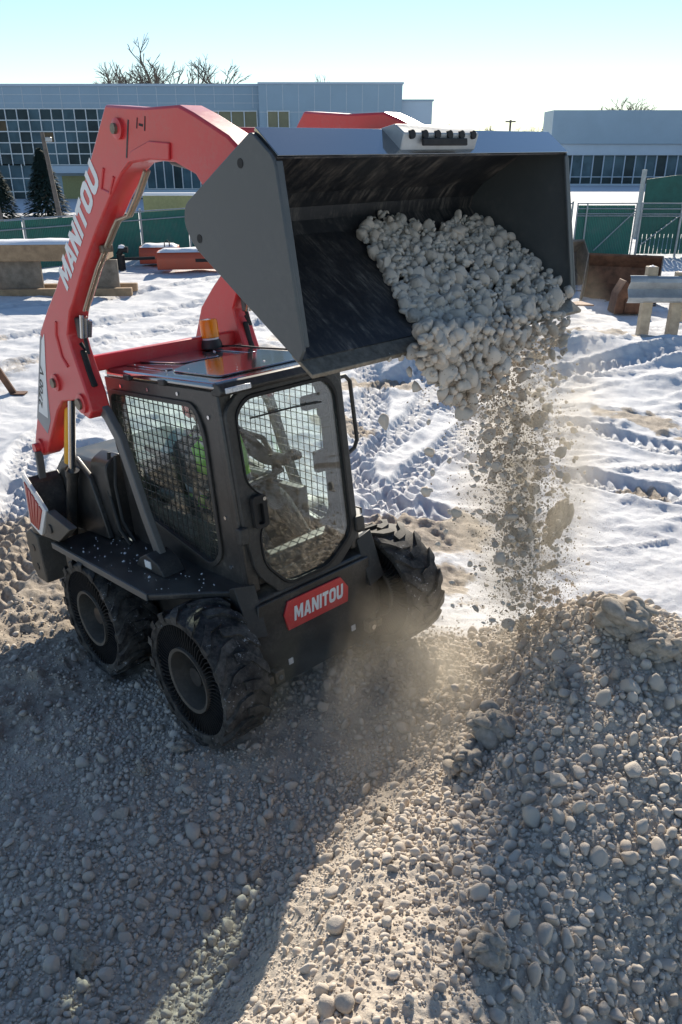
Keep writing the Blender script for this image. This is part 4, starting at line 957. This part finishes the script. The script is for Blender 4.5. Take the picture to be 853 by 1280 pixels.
# ------------------------------------------------------------------ background: fences
def wx(px, py, Y): return on_y(px, py, Y)
M['green'] = plain('green_slats', (.012, .095, .075), .6, 0, .25, 3, .2)
def slat_mat():
    t = NT('green_privacy_slats'); g = t.obj(); w = t.n('ShaderNodeTexWave', wave_type='BANDS', bands_direction='X'); w.inputs['Scale'].default_value = 5.2; w.inputs['Distortion'].default_value = .6; w.inputs['Detail'].default_value = 2; t.l(g, w.inputs[0])
    c = t.mix(w.outputs['Fac'], (.012, .095, .075), (.022, .185, .140)); c = t.mix(t.ramp(t.noise(3, 4, .6, g), [(.45, (0, 0, 0)), (.8, (.5, .5, .5))]), c, (.10, .15, .14))
    t.bsdf(c, .55, 0, w.outputs['Fac'], .5, .02); return t.m
M['slats'] = slat_mat()
def chain_mat():
    t = NT('chain_link'); return t
def fence(name, A, B, h, n, label, slats=True, slat_range=(0, 1), posts_r=.035, braces=(), group=None):
    A, B = np.array(A, float), np.array(B, float); Lg = np.linalg.norm(B - A); rz = math.atan2(B[1] - A[1], B[0] - A[0])
    f = thing(name, label, 'fence', (A[0], A[1], 0), rz, group)
    for k in range(n + 1):
        p = part('post', MB().tube([(Lg * k / n, 0, -.1), (Lg * k / n, 0, h + .04)], posts_r, 8), M['galv'], f, smooth=True)
        part('cap', MB().lathe([(.001, h + .04), (posts_r * 1.25, h + .04), (posts_r * 1.1, h + .08), (.001, h + .09)], (Lg * k / n, 0, 0), 'z', 8), M['galv'], p)
    for zz in (h, h - .28, .12): part('rail', MB().tube([(0, -.045, zz), (Lg, -.045, zz)], .022, 6), M['galv'], f)
    if slats:
        for k in range(n):
            x0, x1 = Lg * k / n + .06, Lg * (k + 1) / n - .06
            part('privacy_screen', MB().box(((x0 + x1) / 2, .03, h / 2 + .03), (x1 - x0, .03, h - .14)), M['slats'], f)
    return f
fA, fB = wx(-60, 280, 23.3), wx(290, 255, 32)
fence('green_fence', (fA[0], 23.3), (fB[0], 32), 1.6, 5, 'green slatted privacy fence with pale posts behind the orange attachments')
fC, fD = wx(290, 254, 32), wx(715, 252, 30)
fence('green_fence', (fC[0] + .25, 32), (fD[0], 29.8), 1.78, 4, 'stretch of green privacy fence mostly hidden behind the raised bucket')
# chain link yard gate and fence at the right
gA, gB = wx(716, 252, 29.8), wx(900, 252, 29.0)
gw = thing('yard_gate', 'galvanised gate frame with diagonal brace over green slats', 'gate', (gA[0] + .15, 29.6, 0), 0)
W_ = wx(792, 252, 29.6)[0] - gA[0]
part('frame', MB().tube([(0, 0, .05), (0, 0, 1.80), (W_, 0, 1.80), (W_, 0, .05), (0, 0, .05)], .035, 8), M['galv'], gw, smooth=True)
for z_ in (1.62, 1.45, 1.38): part('rail', MB().tube([(0, -.02, z_), (W_, -.02, z_)], .022, 6), M['galv'], gw)
part('brace', MB().tube([(W_ * .98, -.05, 1.55), (W_ * .35, -.05, .2)], .022, 6), M['galv'], gw)
part('upright', MB().tube([(W_ * .16, -.04, .05), (W_ * .16, -.04, 1.80)], .028, 6), M['galv'], gw)
part('privacy_screen', MB().box((W_ / 2, .05, .90), (W_ - .08, .02, 1.66)), M['slats'], gw)
sf = thing('slatted_fence', 'open green slat fence with gaps and a diagonal brace beside the gate', 'fence', (gA[0] + W_ + .3, 29.5, 0), 0)
W2 = wx(900, 252, 29.5)[0] - gA[0] - W_
for k in range(3): part('post', MB().tube([(W2 * k / 2 * .95, 0, -.1), (W2 * k / 2 * .95, 0, 1.84)], .045, 8), M['galv'], sf, smooth=True)
for z_ in (1.80, 1.62, 1.45, 1.38): part('rail', MB().tube([(0, -.05, z_), (W2, -.05, z_)], .022, 6), M['galv'], sf)
part('brace', MB().tube([(.1, -.07, .4), (W2 * .45, -.07, 1.4)], .022, 6), M['galv'], sf)
slat_me = MB().box((0, 0, .90), (.135, .012, 1.62)).mesh('slat'); slat_me.materials.append(M['green'])
for k in range(int(W2 / .155)): link('slat', slat_me, None, sf, (.1 + k * .155, .03, 0))
tf = thing('tall_screen', 'tall dark green screen panel on a steel post behind the gate', 'screen', (wx(806, 215, 36)[0], 36, 0), 0)
part('post', MB().tube([(0, 0, -.1), (0, 0, wx(806, 212, 36)[2])], .10, 10), M['galv'], tf, smooth=True)
part('panel', MB().xz([(.15, .2), (.15, wx(806, 224, 36)[2]), (1.4, wx(806, 219, 36)[2]), (6, wx(806, 217, 36)[2]), (6, .2)], -.04, .04), M['green'], tf, .01)

# ------------------------------------------------------------------ background: buildings
def facade_glass(name, a, b):
    t = NT(name); g = t.gen(); c = t.mix(t.ramp(t.noise(.35, 4, .6, g), [(.40, (0, 0, 0)), (.60, (1, 1, 1))]), a, b); t.bsdf(c, .25, 0, t.noise(.8, 2, .5, g), .02, .02, 0, .15); return t.m
M['pane'] = facade_glass('dark_window_glass', (.012, .030, .040), (.030, .062, .075))
M['pane_b'] = facade_glass('blue_window_glass', (.04, .085, .11), (.08, .15, .19)); M['pane_t'] = facade_glass('painted_tree_reflection_glass', (.06, .045, .03), (.12, .085, .05))  # pane_t: warm tree reflection painted into the glass as a brown base colour
M['pane_w'] = facade_glass('warm_window_glass', (.20, .19, .12), (.26, .24, .15))
M['metal_panel'] = plain('pale_metal_panel', (.27, .37, .46), .45, .1, .05, .5, .05)
M['white_panel'] = plain('white_panel', (.42, .51, .60), .5, 0, .05, .6, .05)
M['mullion'] = plain('aluminium_mullion', (.52, .56, .60), .4, .3)
M['plinth'] = plain('dark_plinth', (.10, .12, .14), .6)
M['olive'] = plain('olive_panel', (.28, .27, .12), .6)
def snowm():
    t = NT('lying_snow'); g = t.obj(); n1 = t.noise(4, 6, .7, g); t.bsdf(t.mix(n1, (.78, .79, .82), (.72, .73, .76)), .7, 0, t.noise(14, 6, .7, g), .3, .03, 0, .25); return t.m
M['snow'] = snowm()
BY = 70.
def bx_(o, name, m, x0, x1, z0, z1, y0, y1, bev=0): return part(name, MB().box(((x0 + x1) / 2, (y0 + y1) / 2, (z0 + z1) / 2), (x1 - x0, y1 - y0, z1 - z0)), m, o, bev)
def rect(px0, py0, px1, py1, Y=BY):
    a = on_y((px0 + px1) / 2, py1, Y); b = on_y((px0 + px1) / 2, py0, Y); c_, d_ = on_y(px0, (py0 + py1) / 2, Y), on_y(px1, (py0 + py1) / 2, Y); return c_[0], d_[0], a[2], b[2]
ob = thing('office_building', 'long pale metal-clad office block with a glass curtain wall', 'building', (0, 0, 0))
x0, _, _, zt = rect(-300, 108, 325, 200); x1 = on_y(325, 110, BY)[0]
bx_(ob, 'wall', M['metal_panel'], x0, x1, -.2, zt, BY, BY + 20)
bx_(ob, 'parapet', M['white_panel'], x0, x1 + .1, zt, zt + .18, BY - .12, BY + 20)
xa, xb = on_y(325, 110, BY)[0], on_y(502, 110, BY)[0]; zt2 = on_y(410, 107, BY)[2]
bx_(ob, 'wall', M['metal_panel'], xa, xb, -.2, zt2, BY - 1.2, BY + 3)
bx_(ob, 'parapet', M['white_panel'], xa - .05, xb + .1, zt2, zt2 + .15, BY - 1.3, BY + 3)
xc, zt3 = on_y(540, 127, BY)[0], on_y(520, 127, BY)[2]
bx_(ob, 'wall', M['white_panel'], xb, xc, -.2, zt3, BY - .6, BY + 14)
bx_(ob, 'parapet', M['metal_panel'], xb, xc + .1, zt3, zt3 + .12, BY - .7, BY + 14)
# panel joints on the cladding
for k in range(15):
    xj = on_y(k * 24 - 20, 120, BY)[0]
    if xj < x1: bx_(ob, 'panel_joint', M['mullion'], xj - .015, xj + .015, 6.75, zt - .02, BY - .02, BY)
for zj in (7.1, 7.7): bx_(ob, 'panel_joint', M['mullion'], x0, x1, zj - .012, zj + .012, BY - .024, BY - .003)
for k in range(9):
    xj = xa + (xb - xa) * (k + .5) / 9; bx_(ob, 'panel_joint', M['mullion'], xj - .015, xj + .015, .5, zt2 - .02, BY - 1.22, BY - 1.2)
for zj in (2.2, 3.6, 5.0, 6.4): bx_(ob, 'panel_joint', M['mullion'], xa, xb, zj - .015, zj + .015, BY - 1.222, BY - 1.202)
def grid(o, px0, py0, px1, py1, nx, ny, m, Y=BY, depth=.12, warm=None):
    a, b, z0, z1 = rect(px0, py0, px1, py1, Y); fw_ = .038
    for i in range(nx):
        for j in range(ny):
            xa_, xb_ = a + (b - a) * i / nx, a + (b - a) * (i + 1) / nx; za, zb = z0 + (z1 - z0) * j / ny, z0 + (z1 - z0) * (j + 1) / ny
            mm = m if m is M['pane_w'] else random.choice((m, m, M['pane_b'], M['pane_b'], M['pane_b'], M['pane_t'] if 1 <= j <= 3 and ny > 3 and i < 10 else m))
            w = bx_(o, 'window_pane', mm, xa_ + fw_, xb_ - fw_, za + fw_, zb - fw_, Y - .06, Y - .03)
    for i in range(nx + 1):
        xm = a + (b - a) * i / nx; bx_(o, 'mullion', M['mullion'], xm - fw_, xm + fw_, z0 - fw_, z1 + fw_, Y - .14, Y - .002)
    for j in range(ny + 1):
        zm = z0 + (z1 - z0) * j / ny; bx_(o, 'transom', M['mullion'], a, b, zm - fw_, zm + fw_, Y - .12, Y - .003)
grid(ob, -45, 136, 140, 206, 13, 5, M['pane']); grid(ob, -45, 206, 62, 256, 7, 3, M['pane'])
grid(ob, 184, 201, 262, 236, 7, 1, M['pane']); grid(ob, 258, 139, 322, 166, 4, 1, M['pane_w']); grid(ob, 335, 139, 362, 166, 2, 1, M['pane_w'], BY - 1.2)
a, b, z0, z1 = rect(62, 207, 180, 216); bx_(ob, 'canopy', M['white_panel'], a, b, z0, z1, BY - 1.6, BY - .15, .02)
a, b, z0, z1 = rect(80, 220, 120, 252); bx_(ob, 'door_panel', M['olive'], a, b, -.1, z1, BY - .1, BY - .004)
a, b, z0, z1 = rect(170, 237, 262, 249); bx_(ob, 'plinth', M['white_panel'], a, b, z0, z1, BY - .5, BY - .02)
a, b, z0, z1 = rect(120, 247, 300, 254); bx_(ob, 'plinth', M['plinth'], a, b, -.2, z1, BY - .6, BY - .01)
rb = thing('flat_roofed_hall', 'pale hall with a strip of tall windows beyond the yard gate', 'building')
RY = 100.; zt = on_y(690, 141, RY)[2]; xl = on_y(689, 160, RY)[0]
bx_(rb, 'wall', M['metal_panel'], xl, xl + 60, -.3, on_y(700, 192, RY)[2], RY + .6, RY + 4)
bx_(rb, 'upper_wall', M['metal_panel'], xl, xl + 60, on_y(700, 180, RY)[2], zt + .25, RY - .6, RY + 4)
bx_(rb, 'soffit_band', M['white_panel'], xl + .2, xl + 60, on_y(700, 194, RY)[2], on_y(700, 180.2, RY)[2], RY - .2, RY + 5)
a, b = on_y(702, 210, RY)[0], on_y(900, 210, RY)[0]; z0, z1 = on_y(750, 231, RY)[2], on_y(750, 194, RY)[2]; n = 15
for i in range(n):
    q0, q1 = a + (b - a) * i / n, a + (b - a) * (i + 1) / n
    bx_(rb, 'window_pane', M['pane_b'] if i % 3 else M['pane'], q0 + .06, q1 - .06, z0 + .9, z1 - .05, RY + .45, RY + .50)
    bx_(rb, 'window_pane', M['pane'], q0 + .06, q1 - .06, z0 + .12, z0 + .8, RY + .45, RY + .50)
    bx_(rb, 'mullion', M['white_panel'], q0 - .06, q0 + .06, z0, z1 - .01, RY + .30, RY + .599)
bx_(rb, 'transom', M['white_panel'], a, b, z0 + .8, z0 + .9, RY + .32, RY + .598); bx_(rb, 'sill', M['white_panel'], a, b, z0 - .1, z0 + .1, RY + .2, RY + .597)

# ------------------------------------------------------------------ trees and poles
M['bark'] = plain('bark', (.14, .115, .095), .9, 0, .3, 10, .4, .02)
M['needles'] = plain('spruce_needles', (.022, .045, .035), .8, 0, .4, 6, .2)
M['wood_pole'] = plain('weathered_pole', (.13, .11, .095), .85, 0, .3, 4, .3)
def spruce(P, h, label, n=3600):
    t = thing('spruce_tree', label, 'tree', P)
    part('trunk', MB().tube([(0, 0, -.1), (0, 0, h * .9)], [h * .028, h * .006], 8), M['bark'], t, smooth=True)
    mb = MB(); w = h * .38; rr = random.Random(int(P[0] * 100))
    for k in range(n):
        f = rr.random() ** .75; z = h * (.06 + .94 * f); rad = w * (1 - f) ** .85 * rr.uniform(.45, 1.08) + .04; a = rr.uniform(0, 6.283)
        c = Vector((rad * math.cos(a), rad * math.sin(a), z - rad * .25)); o = Vector((math.cos(a), math.sin(a), -.35)).normalized(); sd = o.cross(Vector((0, 0, 1))).normalized()
        l, b = h * rr.uniform(.035, .075), h * rr.uniform(.012, .03)
        up = Vector((0, 0, rr.uniform(-.3, .5) * b))
        mb.add([c - o * l, c + sd * b + up, c + o * l, c - sd * b + up], [(0, 1, 2), (0, 2, 3)])
    part('crown', mb, M['needles'], t); return t
P = on_y(60, 263, 50); spruce((P[0], 50, 0), on_y(60, 186, 50)[2], 'dark spruce tree beside the wooden pole in front of the curtain wall')
P = on_y(2, 270, 48); spruce((P[0], 48, 0), on_y(2, 203, 48)[2], 'dark spruce tree beside the short leaning post at the fence')
P = on_y(682, 170, 160); spruce((P[0], 160, 0), on_y(682, 153, 160)[2], 'small distant evergreen at the corner of the pale hall', 500)
P = on_y(561, 170, 150); spruce((P[0], 150, 0), on_y(561, 156, 150)[2], 'small distant evergreen showing over the bucket step grip', 400)
def bare_tree(P, h, label, seed, group=None):
    t = thing('bare_tree', label, 'tree', P, 0, group); rr = random.Random(seed); tr, cr = MB(), MB()
    def br(p, d, l, r, lev):
        q = p + d * l; m = p + d * l * .5 + Vector((rr.gauss(0, .05), rr.gauss(0, .05), 0)) * l
        (tr if lev < 1 else cr).tube([p, m, q], [r, r * .85, r * .65], 5 if lev < 2 else 3, False)
        if lev >= 6: return
        for _ in range(rr.choice((2, 3, 3))):
            nd = (d + Vector((rr.gauss(0, .45), rr.gauss(0, .45), rr.gauss(.08, .25)))).normalized(); br(p + d * l * rr.uniform(.6, 1), nd, l * rr.uniform(.6, .82), r * .66, lev + 1)
    br(Vector((0, 0, -.2)), Vector((0, 0, 1)), h * .30, h * .022, 0)
    part('trunk', tr, M['bark'], t); part('crown', cr, M['bark'], t); return t
for k, (px, pt) in enumerate(((158, 92), (190, 89), (215, 88), (245, 95), (268, 99), (95, 103), (410, 112))):
    P = on_y(px, 240, 105); bare_tree((P[0], 105 + k * 2, 0), on_y(px, pt, 105 + 2 * k)[2] * 1.45, 'leafless tree rising behind the office block roof', 20 + k, 'leafless trees behind the office block')
for k, (px, pt) in enumerate(((765, 126), (750, 130), (782, 130))):
    P = on_y(px, 230, 150); bare_tree((P[0], 150 + k, 0), on_y(px, pt, 150)[2] * 1.35, 'leafless tree showing above the roof of the pale hall', 40 + k, 'leafless trees behind the pale hall')
for k, px in enumerate((598, 612, 628, 652, 660, 670, 676)):
    P = on_y(px, 200, 260); bare_tree((P[0], 260 + 3 * k, 0), on_y(px, 160 + (k % 3) * 2, 260)[2] * 1.3, 'small far leafless tree on the skyline between the buildings', 60 + k, 'far trees on the skyline')
up = thing('utility_pole', 'far utility pole with crossarm on the skyline between the buildings', 'pole', (on_y(637, 170, 170)[0], 170, 0))
part('shaft', MB().tube([(0, 0, 0), (0, 0, on_y(637, 150, 170)[2])], .2, 8), M['wood_pole'], up); part('crossarm', MB().box((0, 0, on_y(637, 152, 170)[2]), (2.0, .2, .25)), M['wood_pole'], up)
lp = thing('wooden_pole', 'tall dark wooden pole with a small lamp in front of the office windows', 'pole', (on_y(75, 265, 45)[0], 45, 0)); hh = on_y(66, 165, 45)[2]
part('shaft', MB().tube([(0, 0, -.1), (-.35, 0, hh)], [.13, .10], 10), M['wood_pole'], lp, smooth=True)
part('lamp_head', MB().box((.0, -.15, hh - .35), (.30, .22, .22)), M['galv'], lp, .03)
sp2 = thing('leaning_post', 'short brown wooden post leaning at the fence beside the spruce', 'post', (on_y(3, 272, 40)[0], 40, 0))
part('shaft', MB().tube([(0, 0, -.1), (-.25, 0, 2.6)], [.10, .09], 8), M['wood_pole'], sp2, smooth=True)
cw = thing('concrete_block', 'low pale block with a snow cap behind the green fence', 'block', (on_y(213, 250, 42)[0], 42, 0))
part('body', MB().box((0, 0, .75), (2.6, .6, 1.5)), M['olive'], cw, .03); part('snow_cap', MB().box((0, 0, 1.56), (2.66, .66, .13)), M['snow'], cw, .05)

# ------------------------------------------------------------------ yard equipment
M['timber'] = plain('old_timber', (.33, .22, .13), .85, 0, .3, 5, .4, .01)
M['rust_brown'] = plain('rusty_steel', (.15, .075, .045), .75, .2, .5, 5, .4, .01)
M['rust_grey'] = plain('worn_steel', (.20, .17, .14), .65, .3, .4, 5, .3, .01)
M['orange'] = paint('orange_paint', (.50, .095, .045), .5, .5, (.22, .14, .10))
def lumpy_snow(name, parent, x0, x1, y0, y1, z, h, seed=0, nx=24, ny=10):
    xs, ys = np.linspace(x0, x1, nx), np.linspace(y0, y1, ny); X, Y = np.meshgrid(xs, ys, indexing='ij')
    ed = np.minimum.reduce([X - x0, x1 - X, Y - y0, y1 - Y]); Z = z + h * sstep(0, .18, ed) * (.55 + .9 * fbm(X * 2 + seed, Y * 2 + seed, 3)) - .01
    i = np.arange(nx - 1)[:, None] * ny + np.arange(ny - 1)[None]; F = np.stack([i, i + ny, i + ny + 1, i + 1], -1).reshape(-1, 4)
    me = fast_mesh(name, np.stack([X, Y, Z], -1).reshape(-1, 3), F); return link(name, me, M['snow'], parent)
# timber crib at the left
cy = 21.2; xr = on_y(165, 340, cy)[0]; xl_ = on_y(-30, 350, cy)[0]
tb = thing('timber_crib', 'brown timber and plate stand capped with snow by the green fence', 'stand', ((xl_ + xr) / 2, cy, 0), R(4)); hw_ = (xr - xl_) / 2; zt_ = on_y(60, 303, cy)[2]; zm_ = on_y(60, 324, cy)[2]
part('top_beam', MB().box((-.25, 0, (zt_ + zm_) / 2), (hw_ * 2 - .6, .9, zt_ - zm_)), M['timber'], tb, .02)
lumpy_snow('snow_cap', tb, -hw_ + .05, hw_ - .55, -.46, .46, zt_, .09, 3)
for sx in (-.40, .55): part('end_plate', MB().box((sx * hw_, -.1, zm_ / 2 + .05), (hw_ * .55, .10, zm_ - .12)), M['rust_grey'], tb, .01)
for sy in (-.42, .42): part('base_skid', MB().box((0, sy, .10), (hw_ * 2, .20, .20)), M['timber'], tb, .02)
# orange boxes
def orange_box(px0, px1, pb, Y, label, seed):
    a, b = on_y(px0, pb, Y)[0], on_y(px1, pb, Y)[0]; w_ = b - a; o = thing('orange_attachment', label, 'attachment', ((a + b) / 2, Y, 0), R(7), None)
    part('housing', MB().yz(rounded([(-.45, .08), (-.48, .42), (-.30, .60), (.35, .60), (.45, .45), (.45, .08)], .06, 3), -w_ / 2, w_ / 2), M['orange'], o, .01)
    for s in (-1, 1): part('end_hub', MB().lathe([(.001, 0), (.14, 0), (.12, .05), (.001, .06)], (w_ / 2 * s, 0, .33), 'x', 16), M['rust_brown'], o, smooth=True)
    lumpy_snow('snow_cap', o, -w_ / 2 + .02, w_ / 2 - .02, -.36, .40, .60, .09, seed)
    part('lift_ring', MB().tube([(.2, -.3, .58), (.2, -.3, .74), (.3, -.3, .80), (.36, -.3, .74), (.36, -.3, .58)], .02, 6), M['rubber'], o)
    part('stencil', MB().box((.35, -.4795, .36), (.5, .006, .10)), M['rubber'], o); return o
orange_box(200, 285, 338, 25.8, 'long orange attachment box with snow on top and a dark stencil patch', 5)
orange_box(178, 225, 331, 27.2, 'shorter orange attachment box tucked behind the long one', 9)
va = thing('black_valve_stand', 'small black pipe stand with snow on it beside the timber crib', 'stand', (on_y(153, 338, 26)[0], 26, 0))
part('post', MB().tube([(0, 0, 0), (0, 0, .45)], .13, 12), M['rubber'], va, smooth=True); part('elbow', MB().tube([(-.05, 0, .45), (.05, 0, .62), (.25, 0, .60)], .10, 10), M['rubber'], va, smooth=True)
part('pipe', MB().tube([(-.5, 0, .30), (1.1, 0, .36)], .05, 8), M['rubber'], va, smooth=True); part('snow_cap', MB().lathe([(.001, .66), (.12, .66), (.09, .74), (.001, .77)], (.06, 0, 0), 'z', 12), M['snow'], va, smooth=True)
# leaning rusty bar at the far left
P = on_z(24, 492, .0); rbn = thing('rusty_bar', 'rust brown steel bar leaning out of the snow beyond the loader', 'bar', tuple(P)); part('bar', MB().bar([(.02, 0, -.2), (-.38, 0, .62)], .10, .05, (0, 1, 0)), M['rust_brown'], rbn, .008); part('foot_plate', MB().box((0, 0, .01), (.22, .16, .02)), M['rust_brown'], rbn, .004)
# rusty buckets at the right
def old_bucket(px, py, Y, w_, h_, rz, m, label):
    P = on_y(px, py, Y); o = thing('spare_bucket', label, 'bucket', (P[0], Y, float(ground_h(np.array([P[0]]), np.array([Y]))[0]) - .05), rz)
    pr = [(.0, 0), (-.55, .02), (-.95, .35), (-1.0, .75), (-.75, 1.02), (-.72, .98), (-.94, .73), (-.90, .37), (-.53, .06), (.0, .03)]; pr = [(a * h_, b * h_) for a, b in pr]
    part('shell', MB().prism(pr, lambda p, t: (t, p[0], p[1]), -w_ / 2, w_ / 2), m, o)
    for s in (-1, 1): part('side_wall', MB().prism([(a * h_, b * h_) for a, b in ((.0, 0), (-.55, .02), (-.95, .35), (-1.0, .75), (-.74, 1.02), (-.02, .12))], lambda p, t: (t, p[0], p[1]), w_ / 2 * s, (w_ / 2 + .03) * s), M['rust_grey'], o, .004)
    part('tooth_bar', MB().box((0, -.0, .03), (w_, .10, .05)), m, o, .01); return o
old_bucket(770, 388, 19.6, 1.75, 1.15, R(158), M['rust_brown'], 'rusty brown spare bucket lying in the snow beside the guardrail')
old_bucket(728, 378, 21.8, .95, 1.25, R(200), M['rust_grey'], 'grey steel spare bucket standing behind the rusty one')
sb = thing('rust_red_block', 'small rust red casting between the spare bucket and the guardrail', 'casting', (on_y(778, 395, 18.6)[0], 18.6, float(ground_h(np.array([on_y(778, 395, 18.6)[0]]), np.array([18.6]))[0])))
part('body', MB().xz([(-.30, 0), (-.25, .45), (-.1, .75), (.1, .55), (.45, .38), (.45, 0)], -.25, .25), M['rust_brown'], sb, .02); part('flange', MB().box((.1, -.28, .2), (.35, .05, .3)), M['rust_brown'], sb, .01)
fp_ = thing('steel_offcut', 'flat brown steel offcut poking out of the snow below the bucket edge', 'plate', (on_y(714, 388, 17.5)[0], 17.5, .35)); part('plate', MB().xy([(-.5, -.1), (.45, -.15), (.3, .35)], 0, .03), M['rust_brown'], fp_, .004)
# guardrail on timber posts
gy = 15.6; grx = on_y(784, 370, gy)[0]; gr = thing('guardrail', 'galvanised guardrail section bolted to weathered timber posts', 'guardrail', (grx, gy, 0), R(-3)); z0, z1 = on_y(800, 377, gy)[2], on_y(800, 344, gy)[2]
zg = float(ground_h(np.array([grx + .5]), np.array([gy]))[0]); zc = (z0 + z1) / 2; hh_ = z1 - z0
wv = [(-.0, -.5), (.06, -.42), (.08, -.28), (.0, -.12), (-.04, 0), (.0, .12), (.08, .28), (.06, .42), (0, .5)]
part('rail', MB().prism([(-a - .1, zc + b * hh_) for a, b in wv] + [(-a - .085, zc + b * hh_) for a, b in wv[::-1]], lambda p, t: (t, p[0], p[1]), 0, 4.5), M['galv'], gr, smooth=True)
part('rail_end', MB().prism([(-a - .105, zc + b * hh_ * 1.04) for a, b in wv] + [(-a - .083, zc + b * hh_ * 1.04) for a, b in wv[::-1]], lambda p, t: (t, p[0], p[1]), -.02, .30), M['galv'], gr, .004)
M['post_wood'] = plain('pale_post_wood', (.40, .33, .24), .85, 0, .25, 6, .4, .01)
for k, (xx, top) in enumerate(((.42, .16), (1.0, .06), (1.62, -.05), (2.6, .05))):
    ps = part('post', MB().box((xx, .06 + .02 * k, (zg - .3 + z1 + top) / 2), (.20, .20, z1 + top - zg + .3)), M['post_wood'], gr, .015); lumpy_snow('snow_cap', ps, xx - .10, xx + .10, -.04 + .02 * k, .16 + .02 * k, z1 + top, .06, 2 + k, 7, 7)
bd = thing('tan_board', 'pale tan board leaning behind the guardrail posts', 'board', (on_y(835, 360, 17.2)[0], 17.2, 0), R(-4)); part('board', MB().xz([(-.65, .7), (-.6, on_y(812, 352, 17.2)[2]), (2.2, on_y(853, 340, 17.2)[2] + .25), (2.2, .7)], -.03, .03), M['post_wood'], bd, .008)
part('leg', MB().box((.4, .1, .5), (.1, .1, 1.0)), M['post_wood'], bd, .01)
